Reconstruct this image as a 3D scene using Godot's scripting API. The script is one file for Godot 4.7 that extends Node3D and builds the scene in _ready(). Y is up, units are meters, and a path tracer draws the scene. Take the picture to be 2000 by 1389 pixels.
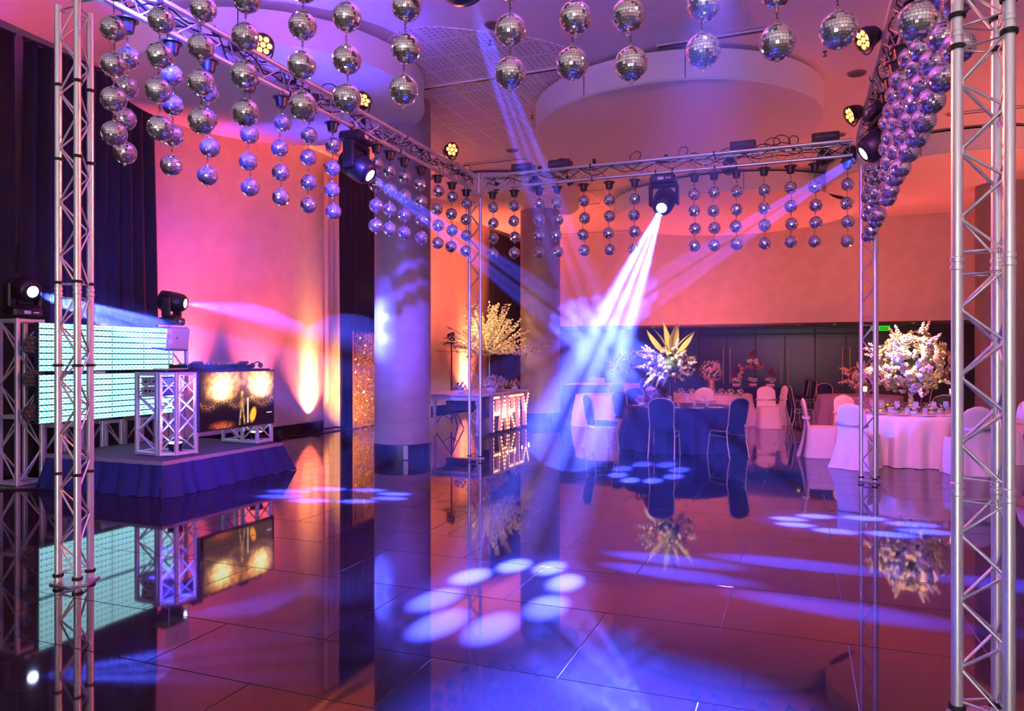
extends Node3D
# A ballroom dressed for a party: truss rig with mirror balls over a dark tiled dance floor, DJ stage, bar and dinner tables.
# World axes follow the floor tiles: +x to the right, -z away from the camera, y up, metres.

const CEIL := 5.78
const WALL_L := -10.3
const WALL_R := 6.6
const Z_NEAR := 5.5
const Z_DOOR := -27.5
const Z_HEAD := -24.2
const BEAM_TOP := 4.45
const BEAM_BOT := 4.277
const X_L := -4.835
const X_R := 0.78
const Z_F := -3.77
const Z_B := -10.68
const AMBER_DEEP := Color(1.0, 0.41, 0.3)
const BLUE := Color(0.3, 0.25, 1.0)
const HEADC := Color(1.0, 0.37, 0.34)
const ROSE := Color(1.0, 0.3, 0.36)
const VIO_C := Color(0.62, 0.26, 1.0)
const BEAM_C := Color(0.26, 0.32, 1.0)
# light levels
const FOYER := 3.5
const POWER := 55000.0
const WASH := 170.0
const LEDW := 0.25
const UP := 80.0
const PAR := 38.0
const VIOLET := 28.0
const BACKUP := 75.0
const PIN := 14.0

var M := {}
var taken := {}
var rng := RandomNumberGenerator.new()
var ORD := ["first", "second", "third", "fourth", "fifth", "sixth", "seventh", "eighth", "ninth", "tenth", "eleventh", "twelfth", "thirteenth", "fourteenth", "fifteenth"]


# ------------------------------------------------------------------ mesh building
class MB:
	var v := PackedVector3Array()
	var n := PackedVector3Array()
	var uv := PackedVector2Array()
	var ix := PackedInt32Array()

	func tri(a: Vector3, b: Vector3, c: Vector3, na: Vector3, nb: Vector3, nc: Vector3, ua := Vector2.ZERO, ub := Vector2.ZERO, uc := Vector2.ZERO) -> void:
		var f := (b - a).cross(c - a)
		if f.length_squared() < 1e-16:
			return
		var k := v.size()
		v.append(a); v.append(b); v.append(c)
		n.append(na); n.append(nb); n.append(nc)
		uv.append(ua); uv.append(ub); uv.append(uc)
		if f.dot(na + nb + nc) > 0.0:
			ix.append(k); ix.append(k + 2); ix.append(k + 1)
		else:
			ix.append(k); ix.append(k + 1); ix.append(k + 2)

	func quad(a: Vector3, b: Vector3, c: Vector3, d: Vector3, nn: Vector3) -> void:
		tri(a, b, c, nn, nn, nn, Vector2(0, 1), Vector2(1, 1), Vector2(1, 0))
		tri(a, c, d, nn, nn, nn, Vector2(0, 1), Vector2(1, 0), Vector2(0, 0))

	func quads(a: Vector3, b: Vector3, c: Vector3, d: Vector3, na: Vector3, nb: Vector3, nc: Vector3, nd: Vector3) -> void:
		tri(a, b, c, na, nb, nc)
		tri(a, c, d, na, nc, nd)

	func poly(pts: Array, nn: Vector3) -> void:
		for i in range(1, pts.size() - 1):
			tri(pts[0], pts[i], pts[i + 1], nn, nn, nn)

	func box(c: Vector3, s: Vector3, b := Basis(), bev := 0.0) -> void:
		var h := s / 2.0
		var e: float = minf(bev, minf(h.x, minf(h.y, h.z)) * 0.98)
		var ax := [Vector3(1, 0, 0), Vector3(0, 1, 0), Vector3(0, 0, 1)]
		var hh := [h.x, h.y, h.z]
		for i in 3:
			var j := (i + 1) % 3
			var k := (i + 2) % 3
			for sg in [-1.0, 1.0]:
				var o: Vector3 = ax[i] * hh[i] * sg
				var p: Vector3 = ax[j] * (hh[j] - e)
				var q: Vector3 = ax[k] * (hh[k] - e)
				quad(c + b * (o - p - q), c + b * (o + p - q), c + b * (o + p + q), c + b * (o - p + q), b * (ax[i] * sg))
				if e > 0.0:
					for sj in [-1.0, 1.0]:
						# edge between face i and face j
						var o2: Vector3 = ax[i] * hh[i] * sg + ax[j] * (hh[j] - e) * sj
						var o3: Vector3 = ax[i] * (hh[i] - e) * sg + ax[j] * hh[j] * sj
						quad(c + b * (o2 - q), c + b * (o2 + q), c + b * (o3 + q), c + b * (o3 - q), (b * (ax[i] * sg + ax[j] * sj)).normalized())
		if e > 0.0:
			for sx in [-1.0, 1.0]:
				for sy in [-1.0, 1.0]:
					for sz in [-1.0, 1.0]:
						var s3 := Vector3(sx, sy, sz)
						var nn := (b * s3).normalized()
						tri(c + b * (Vector3(h.x, h.y - e, h.z - e) * s3), c + b * (Vector3(h.x - e, h.y, h.z - e) * s3), c + b * (Vector3(h.x - e, h.y - e, h.z) * s3), nn, nn, nn)

	func tube(a: Vector3, b: Vector3, r0: float, r1 := -1.0, seg := 8, caps := true) -> void:
		if r1 < 0.0:
			r1 = r0
		var d := (b - a).normalized()
		var u := d.cross(Vector3.UP if absf(d.y) < 0.9 else Vector3.RIGHT).normalized()
		var w := d.cross(u)
		for i in seg:
			var t0 := TAU * i / seg
			var t1 := TAU * (i + 1) / seg
			var n0 := u * cos(t0) + w * sin(t0)
			var n1 := u * cos(t1) + w * sin(t1)
			quads(a + n0 * r0, a + n1 * r0, b + n1 * r1, b + n0 * r1, n0, n1, n1, n0)
			if caps:
				if r0 > 0.0:
					tri(a, a + n0 * r0, a + n1 * r0, -d, -d, -d)
				if r1 > 0.0:
					tri(b, b + n0 * r1, b + n1 * r1, d, d, d)

	func path(pts: Array, r: float, seg := 6, closed := false) -> void:
		var m := pts.size()
		var rings := []
		var u := Vector3.ZERO
		for i in m:
			var p: Vector3 = pts[i]
			var q0: Vector3 = pts[(i - 1 + m) % m] if (closed or i > 0) else p
			var q1: Vector3 = pts[(i + 1) % m] if (closed or i < m - 1) else p
			var d := (q1 - q0).normalized()
			if u == Vector3.ZERO:
				u = d.cross(Vector3.UP if absf(d.y) < 0.9 else Vector3.RIGHT).normalized()
			else:
				u = (u - d * u.dot(d)).normalized()
			var w := d.cross(u)
			var ring := []
			for k in seg:
				var t := TAU * k / seg
				ring.append(u * cos(t) + w * sin(t))
			rings.append(ring)
		for i in (m if closed else m - 1):
			var j := (i + 1) % m
			var a: Vector3 = pts[i]
			var b: Vector3 = pts[j]
			for k in seg:
				var l := (k + 1) % seg
				var n0: Vector3 = rings[i][k]
				var n1: Vector3 = rings[i][l]
				var n2: Vector3 = rings[j][l]
				var n3: Vector3 = rings[j][k]
				quads(a + n0 * r, a + n1 * r, b + n2 * r, b + n3 * r, n0, n1, n2, n3)

	# profile: Vector2(radius, height) from bottom to top or outside in; turned about +y, then placed by xf
	func lathe(prof: Array, seg := 16, xf := Transform3D(), smooth := false) -> void:
		var m := prof.size()
		var sn := []
		for i in m - 1:
			var d: Vector2 = prof[i + 1] - prof[i]
			sn.append(Vector2(d.y, -d.x).normalized())
		for i in m - 1:
			var p0: Vector2 = prof[i]
			var p1: Vector2 = prof[i + 1]
			var a: Vector2 = sn[i]
			var b: Vector2 = sn[i]
			if smooth:
				if i > 0:
					a = (sn[i - 1] + sn[i]).normalized()
				if i < m - 2:
					b = (sn[i + 1] + sn[i]).normalized()
			for k in seg:
				var t0 := TAU * k / seg
				var t1 := TAU * (k + 1) / seg
				var e0 := Vector3(cos(t0), 0, sin(t0))
				var e1 := Vector3(cos(t1), 0, sin(t1))
				var y0 := Vector3(0, p0.y, 0)
				var y1 := Vector3(0, p1.y, 0)
				var na0 := xf.basis * (e0 * a.x + Vector3(0, a.y, 0))
				var na1 := xf.basis * (e1 * a.x + Vector3(0, a.y, 0))
				var nb0 := xf.basis * (e0 * b.x + Vector3(0, b.y, 0))
				var nb1 := xf.basis * (e1 * b.x + Vector3(0, b.y, 0))
				quads(xf * (e0 * p0.x + y0), xf * (e1 * p0.x + y0), xf * (e1 * p1.x + y1), xf * (e0 * p1.x + y1), na0.normalized(), na1.normalized(), nb1.normalized(), nb0.normalized())

	func ball(c: Vector3, r: float, seg := 10, rings := 6, sq := Vector3.ONE) -> void:
		for i in rings:
			var a0 := -PI / 2 + PI * i / rings
			var a1 := -PI / 2 + PI * (i + 1) / rings
			for k in seg:
				var t0 := TAU * k / seg
				var t1 := TAU * (k + 1) / seg
				var p := [Vector3(cos(a0) * cos(t0), sin(a0), cos(a0) * sin(t0)), Vector3(cos(a0) * cos(t1), sin(a0), cos(a0) * sin(t1)), Vector3(cos(a1) * cos(t1), sin(a1), cos(a1) * sin(t1)), Vector3(cos(a1) * cos(t0), sin(a1), cos(a1) * sin(t0))]
				quads(c + p[0] * r * sq, c + p[1] * r * sq, c + p[2] * r * sq, c + p[3] * r * sq, (p[0] / sq).normalized(), (p[1] / sq).normalized(), (p[2] / sq).normalized(), (p[3] / sq).normalized())

	# rows of points (all of one length); smooth normals, turned to the side that `out` asks for
	func sheet(rows: Array, wrap: bool, out: Callable) -> void:
		var nr := rows.size()
		var nc: int = rows[0].size()
		var nn := []
		for i in nr:
			var line := []
			for j in nc:
				var a: Vector3 = rows[maxi(i - 1, 0)][j]
				var b: Vector3 = rows[mini(i + 1, nr - 1)][j]
				var j0 := (j - 1 + nc) % nc if wrap else maxi(j - 1, 0)
				var j1 := (j + 1) % nc if wrap else mini(j + 1, nc - 1)
				var c: Vector3 = rows[i][j0]
				var d: Vector3 = rows[i][j1]
				var q := (b - a).cross(d - c)
				var p: Vector3 = rows[i][j]
				var want: Vector3 = out.call(p)
				if q.length() < 1e-9:
					q = want
				line.append(q.normalized() * (1.0 if q.dot(want) >= 0 else -1.0))
			nn.append(line)
		for i in nr - 1:
			for j in (nc if wrap else nc - 1):
				var k := (j + 1) % nc
				var ua := Vector2(float(j) / nc, float(i) / (nr - 1))
				var ud := Vector2(float(j) / nc, float(i + 1) / (nr - 1))
				var ub := Vector2(float(j + 1) / nc, ua.y)
				var uc := Vector2(ub.x, ud.y)
				tri(rows[i][j], rows[i][k], rows[i + 1][k], nn[i][j], nn[i][k], nn[i + 1][k], ua, ub, uc)
				tri(rows[i][j], rows[i + 1][k], rows[i + 1][j], nn[i][j], nn[i + 1][k], nn[i + 1][j], ua, uc, ud)

	func surface(mesh: ArrayMesh, mat: Material) -> void:
		var a := []
		a.resize(Mesh.ARRAY_MAX)
		a[Mesh.ARRAY_VERTEX] = v
		a[Mesh.ARRAY_NORMAL] = n
		a[Mesh.ARRAY_TEX_UV] = uv
		a[Mesh.ARRAY_INDEX] = ix
		mesh.add_surface_from_arrays(Mesh.PRIMITIVE_TRIANGLES, a)
		mesh.surface_set_material(mesh.get_surface_count() - 1, mat)

	func mesh(mat: Material) -> ArrayMesh:
		var m := ArrayMesh.new()
		surface(m, mat)
		return m


# ------------------------------------------------------------------ naming
func numbered(called: String) -> String:
	if not taken.has(called):
		taken[called] = 0
		return called
	taken[called] += 1
	return "%s_%03d" % [called, taken[called]]


func tag(o: Node, label: String, category: String, group := "", kind := "") -> Node:
	if label: o.set_meta("label", label)
	if category: o.set_meta("category", category)
	if group: o.set_meta("group", group)
	if kind: o.set_meta("kind", kind)
	return o


func thing(called: String, label: String, category: String, at := Vector3.ZERO, turn := 0.0, group := "") -> Node3D:
	var o := Node3D.new()
	o.name = numbered(called)
	add_child(o)
	o.position = at
	o.rotation.y = turn
	tag(o, label, category, group)
	return o


func part(called: String, mesh: Mesh, parent: Node3D, at := Vector3.ZERO, basis := Basis()) -> MeshInstance3D:
	var o := MeshInstance3D.new()
	o.name = called
	o.mesh = mesh
	o.transform = Transform3D(basis, at)
	parent.add_child(o, true)
	return o


func single(called: String, mesh: Mesh, label: String, category: String, at := Vector3.ZERO, group := "", basis := Basis()) -> MeshInstance3D:
	var o := MeshInstance3D.new()
	o.name = numbered(called)
	o.mesh = mesh
	o.transform = Transform3D(basis, at)
	add_child(o)
	tag(o, label, category, group)
	return o


func struct(called: String, mesh: Mesh, label: String, category: String, at := Vector3.ZERO) -> MeshInstance3D:
	var o := single(called, mesh, label, category, at)
	o.set_meta("kind", "structure")
	return o


func copy(o: Node3D, called: String, label: String, at: Vector3, turn := 0.0) -> Node3D:
	var c: Node3D = o.duplicate()
	c.name = numbered(called)
	add_child(c)
	c.position = at
	c.rotation.y = turn
	c.set_meta("label", label)
	return c


func facing(dir: Vector3) -> Basis:  # local -z looks along dir
	return Basis.looking_at(dir, Vector3.UP if absf(dir.normalized().y) < 0.98 else Vector3.RIGHT)


func boxm(s: Vector3, mat: Material, bev := 0.0) -> ArrayMesh:
	var b := MB.new()
	b.box(Vector3.ZERO, s, Basis(), bev)
	return b.mesh(mat)


# ------------------------------------------------------------------ materials
func mat(key: String, c: Color, rough := 0.6, metal := 0.0) -> StandardMaterial3D:
	var m := StandardMaterial3D.new()
	m.resource_name = key
	m.albedo_color = c
	m.roughness = rough
	m.metallic = metal
	M[key] = m
	return m


func glow(key: String, c: Color, energy: float, base := Color(0.1, 0.1, 0.1)) -> StandardMaterial3D:
	var m := mat(key, base, 0.4)
	m.emission_enabled = true
	m.emission = c
	m.emission_energy_multiplier = energy
	return m


func noise_tex(freq: float, lo: Color, hi: Color, size := 256, sd := 1, oct := 4) -> NoiseTexture2D:
	var f := FastNoiseLite.new()
	f.seed = sd
	f.frequency = freq
	f.fractal_octaves = oct
	var t := NoiseTexture2D.new()
	t.width = size
	t.height = size
	t.seamless = true
	t.noise = f
	var g := Gradient.new()
	g.set_color(0, lo)
	g.set_color(1, hi)
	t.color_ramp = g
	return t


func triplanar(m: StandardMaterial3D, t: Texture2D, scale: float) -> void:
	m.albedo_texture = t
	m.uv1_triplanar = true
	m.uv1_world_triplanar = true
	m.uv1_scale = Vector3.ONE * scale


func make_materials() -> void:
	var m := mat("wall_paint", Color(0.86, 0.84, 0.82), 0.75)
	triplanar(m, noise_tex(0.02, Color(0.93, 0.93, 0.93), Color(1, 1, 1)), 0.35)
	mat("ceiling_paint", Color(0.88, 0.87, 0.86), 0.8)
	m = mat("column_paint", Color(0.6, 0.56, 0.55), 0.55)
	triplanar(m, noise_tex(0.03, Color(0.9, 0.9, 0.9), Color(1, 1, 1), 256, 5), 0.5)
	mat("column_trim", Color(0.5, 0.47, 0.46), 0.6)
	mat("black_base", Color(0.07, 0.06, 0.08), 0.25)
	mat("steel_plate", Color(0.7, 0.7, 0.72), 0.35, 0.8)
	for k in 3:
		var c: float = [0.14, 0.155, 0.17][k]
		m = mat("floor_tile_%d" % k, Color(c, c * 0.9, c * 1.1), 0.042)
		m.metallic_specular = 0.56
		triplanar(m, noise_tex(0.25, Color(0.72, 0.72, 0.72), Color(1, 1, 1), 256, 11 + k, 3), 1.6)
		m.roughness_texture = noise_tex(0.06, Color(0.75, 0.75, 0.75), Color(1, 1, 1), 256, 21 + k, 4)
	mat("grout", Color(0.62, 0.6, 0.62), 0.8)
	m = mat("curtain", Color(0.065, 0.035, 0.085), 0.9)
	m.rim_enabled = true
	m.rim = 0.15
	m.rim_tint = 0.7
	m = mat("pale_drape", Color(0.82, 0.76, 0.7), 0.85)
	m.backlight_enabled = true
	m.backlight = Color(0.3, 0.28, 0.26)
	mat("dark_wood", Color(0.13, 0.085, 0.09), 0.28)
	mat("dark_frame", Color(0.08, 0.06, 0.06), 0.4)
	mat("brass", Color(0.86, 0.72, 0.52), 0.3, 0.9)
	mat("aluminium", Color(0.9, 0.9, 0.92), 0.34, 0.75)
	mat("aluminium_rod", Color(0.8, 0.8, 0.82), 0.4, 0.8)
	mat("silver_tube", Color(0.82, 0.82, 0.84), 0.45, 0.55)
	mat("black_metal", Color(0.06, 0.06, 0.07), 0.45)
	mat("black_plastic", Color(0.075, 0.07, 0.085), 0.38)
	mat("grey_plastic", Color(0.3, 0.3, 0.33), 0.5)
	mat("rubber", Color(0.05, 0.05, 0.05), 0.7)
	m = mat("mirror", Color(0.95, 0.95, 0.96), 0.06, 0.88)
	mat("ball_core", Color(0.35, 0.35, 0.37), 0.5, 0.5)
	m = mat("stage_carpet", Color(0.2, 0.19, 0.22), 0.95)
	triplanar(m, noise_tex(0.3, Color(0.7, 0.7, 0.7), Color(1, 1, 1), 128, 8), 4.0)
	mat("stage_edge", Color(0.55, 0.52, 0.52), 0.6)
	m = mat("navy_cloth", Color(0.07, 0.09, 0.36), 0.8)
	m.rim_enabled = true
	m.rim = 0.3
	mat("skirt_cloth", Color(0.05, 0.085, 0.34), 0.85)
	m = mat("white_cloth", Color(0.88, 0.86, 0.84), 0.8)
	mat("cream_cloth", Color(0.85, 0.8, 0.74), 0.8)
	m = mat("lilac_cloth", Color(0.62, 0.58, 0.66), 0.8)
	m = mat("navy_seat", Color(0.06, 0.075, 0.28), 0.75)
	mat("chair_frame", Color(0.78, 0.74, 0.68), 0.35, 0.7)
	mat("white_lacquer", Color(0.85, 0.84, 0.83), 0.3)
	m = mat("white_petal", Color(0.95, 0.93, 0.86), 0.7)
	m.backlight_enabled = true
	m.backlight = Color(0.35, 0.34, 0.28)
	m = mat("cream_petal", Color(0.93, 0.86, 0.7), 0.7)
	m.backlight_enabled = true
	m.backlight = Color(0.35, 0.3, 0.2)
	m = mat("pink_petal", Color(0.8, 0.42, 0.5), 0.7)
	m = mat("red_petal", Color(0.55, 0.14, 0.26), 0.7)
	m = mat("leaf", Color(0.3, 0.42, 0.16), 0.5)
	m.backlight_enabled = true
	m.backlight = Color(0.2, 0.25, 0.08)
	m = mat("leaf_pale", Color(0.6, 0.62, 0.3), 0.5)
	m.backlight_enabled = true
	m.backlight = Color(0.3, 0.3, 0.1)
	mat("stem", Color(0.3, 0.3, 0.16), 0.7)
	mat("branch", Color(0.45, 0.32, 0.2), 0.7)
	m = mat("clear_glass", Color(0.95, 0.97, 1.0, 0.12), 0.03)
	m.transparency = BaseMaterial3D.TRANSPARENCY_ALPHA
	mat("crystal", Color(0.9, 0.9, 0.95), 0.08, 0.7)
	mat("gold_vase", Color(0.85, 0.68, 0.36), 0.3, 0.85)
	mat("black_vase", Color(0.05, 0.05, 0.09), 0.2)
	mat("china", Color(0.9, 0.89, 0.88), 0.2)
	mat("laptop_silver", Color(0.78, 0.78, 0.8), 0.4, 0.5)
	glow("lens_blue", Color(0.72, 0.78, 1.0), 14.0)
	glow("lens_amber", Color(1.0, 0.6, 0.3), 5.0)
	glow("uplight_face", Color(1.0, 0.75, 0.45), 5.0)
	glow("wash_face", Color(0.78, 0.85, 1.0), 5.0)
	glow("bulb_warm", Color(1.0, 0.8, 0.5), 4.0)
	glow("downlight_face", Color(1.0, 0.85, 0.6), 6.0)
	glow("exit_green", Color(0.15, 0.85, 0.12), 1.1)
	glow("doorway_white", Color(1.0, 0.97, 0.95), 9.0, Color(0.8, 0.8, 0.8))
	glow("candle_light", Color(1.0, 0.75, 0.4), 4.0)
	mat("exit_ink", Color(0.02, 0.08, 0.02), 0.6)
	mat("logo_white", Color(0.9, 0.9, 0.9), 0.5)
	mat("tinted_lens", Color(0.28, 0.16, 0.1), 0.15)
	mat("led_board", Color(0.02, 0.12, 0.16), 0.5)
	m = mat("sequin_gold", Color(0.95, 0.78, 0.42), 0.2, 0.85)
	mat("sequin_backing", Color(0.5, 0.36, 0.16), 0.5, 0.3)
	mat("letter_white", Color(0.85, 0.6, 0.6), 0.5)
	mat("bar_front", Color(0.2, 0.13, 0.2), 0.6)


# ------------------------------------------------------------------ camera and air
func setup_view() -> void:
	var cam := Camera3D.new()
	cam.name = "camera"
	cam.position = Vector3(0, 1.6, 0)
	cam.rotation.y = atan(565.0 / 1440.0)
	cam.near = 0.05
	cam.far = 200.0
	# a level camera: 1389 rows at a focal length of 1440 rows, horizon 5.5 rows below the middle
	cam.projection = Camera3D.PROJECTION_FRUSTUM
	cam.size = 0.05 * 1389.0 / 1440.0
	cam.frustum_offset = Vector2(0.0, 0.05 * 5.5 / 1440.0)
	cam.current = true
	add_child(cam)
	var env := Environment.new()
	env.background_mode = Environment.BG_COLOR
	env.background_color = Color(0, 0, 0)
	env.tonemap_mode = Environment.TONE_MAPPER_LINEAR
	env.tonemap_exposure = 1.0
	env.sdfgi_enabled = true
	env.ssao_enabled = true
	env.ssil_enabled = true
	env.volumetric_fog_enabled = true
	env.volumetric_fog_density = 0.0014
	env.volumetric_fog_albedo = Color(1, 1, 1)
	env.volumetric_fog_anisotropy = 0.25
	var we := WorldEnvironment.new()
	we.name = "world_environment"
	we.environment = env
	add_child(we)


func spot(called: String, at: Vector3, dir: Vector3, c: Color, energy: float, angle: float, blend := 0.6, size := 0.03) -> void:
	var l := SpotLight3D.new()
	l.name = numbered(called)
	add_child(l)
	l.transform = Transform3D(facing(dir), at)
	l.light_color = c
	l.light_energy = energy
	l.spot_angle = angle
	l.spot_angle_attenuation = blend
	l.spot_range = 60.0
	l.spot_attenuation = 2.0
	l.light_size = size
	l.shadow_enabled = true


func area(called: String, at: Vector3, dir: Vector3, size: Vector2, c: Color, energy: float) -> void:
	var l := AreaLight3D.new()
	l.name = numbered(called)
	add_child(l)
	l.transform = Transform3D(facing(dir), at)
	l.area_size = size
	l.light_color = c
	l.light_energy = energy
	l.area_range = 60.0
	l.shadow_enabled = true


func omni(called: String, at: Vector3, c: Color, energy: float, size := 0.02) -> void:
	var l := OmniLight3D.new()
	l.name = numbered(called)
	add_child(l)
	l.position = at
	l.light_color = c
	l.light_energy = energy
	l.omni_range = 60.0
	l.omni_attenuation = 2.0
	l.light_size = size
	l.shadow_enabled = true


# ------------------------------------------------------------------ the room
func ceiling_edge(z: float) -> float:  # where the lower ceiling stops short of the left wall
	return -9.15 + 0.5 * exp(-pow((z + 14.5) / 3.0, 2.0)) - 0.15 * sin(z * 0.55)


func build_floor() -> void:
	var b := MB.new()
	b.box(Vector3((WALL_L + WALL_R) / 2, -0.106, (Z_NEAR + Z_DOOR) / 2), Vector3(WALL_R - WALL_L + 0.6, 0.2, Z_NEAR - Z_DOOR + 0.6))
	var fl := struct("floor", b.mesh(M.grout), "dark polished stone floor in long staggered tiles", "floor")
	# row edges along z (three widths in turn) and a half-tile stagger
	var hs := [0.61, 1.015, 0.83]
	var len := 1.385
	var gap := 0.006
	var meshes := []
	for k in 3:
		for v in 3:
			var t := MB.new()
			var sx: float = len - gap
			var sz: float = hs[k] - gap
			var e := 0.0015
			var top := [Vector3(-sx / 2 + e, 0, -sz / 2 + e), Vector3(sx / 2 - e, 0, -sz / 2 + e), Vector3(sx / 2 - e, 0, sz / 2 - e), Vector3(-sx / 2 + e, 0, sz / 2 - e)]
			var rim := [Vector3(-sx / 2, -e, -sz / 2), Vector3(sx / 2, -e, -sz / 2), Vector3(sx / 2, -e, sz / 2), Vector3(-sx / 2, -e, sz / 2)]
			t.quad(top[0], top[1], top[2], top[3], Vector3.UP)
			for i in 4:
				var j := (i + 1) % 4
				var o: Vector3 = ((rim[i] + rim[j]) / 2).normalized()
				t.quad(top[i], top[j], rim[j], rim[i], (o + Vector3.UP).normalized())
				t.quad(rim[i], rim[j], rim[j] - Vector3(0, 0.005, 0), rim[i] - Vector3(0, 0.005, 0), Vector3(o.x, 0, o.z).normalized())
			meshes.append(t)
	var far := MB.new()
	var r := RandomNumberGenerator.new()
	r.seed = 41
	var z := -2.905 + 2.455 * 3
	var row := 0
	var count := 0
	while z > Z_DOOR - 0.3:
		var k := row % 3
		var h: float = hs[k]
		var off := 0.0 if row % 2 == 0 else len / 2
		var x := -1.14 - len * 8 + off
		while x < WALL_R + len:
			var c := Vector3(x + len / 2, 0, z - h / 2)
			if c.x > WALL_L - 0.6 and c.x < WALL_R + 0.6 and c.z < Z_NEAR + 0.3:
				var near := c.z < -1.4 and c.z > -16.5 and c.x > -8.8 and c.x < 2.6
				near = near and (c.x - 0.0) > c.z * 1.32 - 0.6 and c.x < 0.8 - c.z * 0.3
				if near and count < 296:
					part("tile", tile_mesh(meshes[k * 3], k, r.randi() % 3), fl, c)
					count += 1
				else:
					far.quad(c + Vector3(-len / 2 + 0.002, 0, -h / 2 + 0.002), c + Vector3(len / 2 - 0.002, 0, -h / 2 + 0.002), c + Vector3(len / 2 - 0.002, 0, h / 2 - 0.002), c + Vector3(-len / 2 + 0.002, 0, h / 2 - 0.002), Vector3.UP)
			x += len
		z -= h
		row += 1
	var o := part("far_tiles", far.mesh(M.floor_tile_1), fl)
	o.set_meta("kind", "stuff")


var tile_cache := {}
func tile_mesh(b: MB, k: int, v: int) -> ArrayMesh:
	var key := k * 3 + v
	if not tile_cache.has(key):
		tile_cache[key] = b.mesh(M["floor_tile_%d" % v])
	return tile_cache[key]


func slab(called: String, lo: Vector3, hi: Vector3, m: Material, label: String, category: String) -> MeshInstance3D:
	return struct(called, boxm(hi - lo, m), label, category, (lo + hi) / 2)


func curtain(called: String, a: Vector3, b: Vector3, top: float, label: String, m: Material, folds: int, depth: float, flare := 0.0) -> void:
	var rows := []
	var d := (b - a)
	var side := Vector3(d.z, 0, -d.x).normalized()
	var cols := folds * 8
	var r := RandomNumberGenerator.new()
	r.seed = hash(label)
	var ph := []
	for i in folds + 1:
		ph.append(r.randf_range(0.6, 1.3))
	for i in 9:
		var t := i / 8.0
		var line := []
		for j in cols + 1:
			var s := float(j) / cols
			var fold: float = ph[mini(int(s * folds), folds)] * depth
			var w := sin(s * folds * TAU + 0.5 * sin(t * 3.0 + s * 9.0)) * fold * (0.75 + 0.35 * t)
			line.append(a + d * (s + flare * (s - 0.5) * t) + side * w + Vector3(0, top * (1.0 - t) + 0.02, 0))
		rows.append(line)
	var mb := MB.new()
	mb.sheet(rows, false, func(_p): return side)
	var o := thing(called, label, "curtain", Vector3.ZERO)
	part("drape", mb.mesh(m), o)
	var rail := MB.new()
	rail.tube(a + Vector3(0, top + 0.04, 0), b + Vector3(0, top + 0.04, 0), 0.025)
	part("rail", rail.mesh(M.black_metal), o)


func drum(label: String, c: Vector2, r: float, seams: Array) -> void:
	var o := thing("ceiling_drum", label, "ceiling panel", Vector3(c.x, 0, c.y), 0, "round ceiling drums")
	var b := MB.new()
	b.lathe([Vector2(0, 5.3), Vector2(r - 0.03, 5.3), Vector2(r - 0.012, 5.304), Vector2(r, 5.318), Vector2(r, 5.71), Vector2(r - 0.02, 5.72), Vector2(0, 5.72)], 96)
	part("drum", b.mesh(M.ceiling_paint), o)
	var g := MB.new()
	g.lathe([Vector2(r - 0.16, 5.72), Vector2(r - 0.16, CEIL)], 64)
	part("hanger_ring", g.mesh(M.black_base), o)
	var bead := MB.new()
	var pts := []
	for i in 96:
		pts.append(Vector3(cos(TAU * i / 96) * r, 5.325, sin(TAU * i / 96) * r))
	bead.path(pts, 0.008, 4, true)
	part("edge_bead", bead.mesh(M.ceiling_paint), o)
	for a in seams:
		var s := MB.new()
		s.box(Vector3(cos(a) * (r + 0.001), 5.52, sin(a) * (r + 0.001)), Vector3(0.006, 0.38, 0.014), Basis(Vector3.UP, -a))
		part("seam", s.mesh(M.grey_plastic), o)


func column(called: String, label: String, c: Vector2, r: float, bands: Array, plate_dir := Vector3.ZERO) -> void:
	var o := struct(called, null, label, "column", Vector3(c.x, 0, c.y))
	var b := MB.new()
	b.lathe([Vector2(r, 0.0), Vector2(r, CEIL)], 48)
	o.mesh = b.mesh(M.column_paint)
	var k := MB.new()
	k.lathe([Vector2(r + 0.012, 0), Vector2(r + 0.012, 0.235), Vector2(r, 0.24)], 48)
	part("skirting", k.mesh(M.black_base), o)
	for y in bands:
		var s := MB.new()
		s.lathe([Vector2(r + 0.0015, y), Vector2(r + 0.0015, y + 0.006)], 48)
		part("joint", s.mesh(M.column_trim), o)
	if plate_dir != Vector3.ZERO:
		part("socket_plate", boxm(Vector3(0.075, 0.22, 0.012), M.steel_plate, 0.003), o, plate_dir * (r + 0.016) + Vector3(0, 0.12, 0), facing(-plate_dir))


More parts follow.
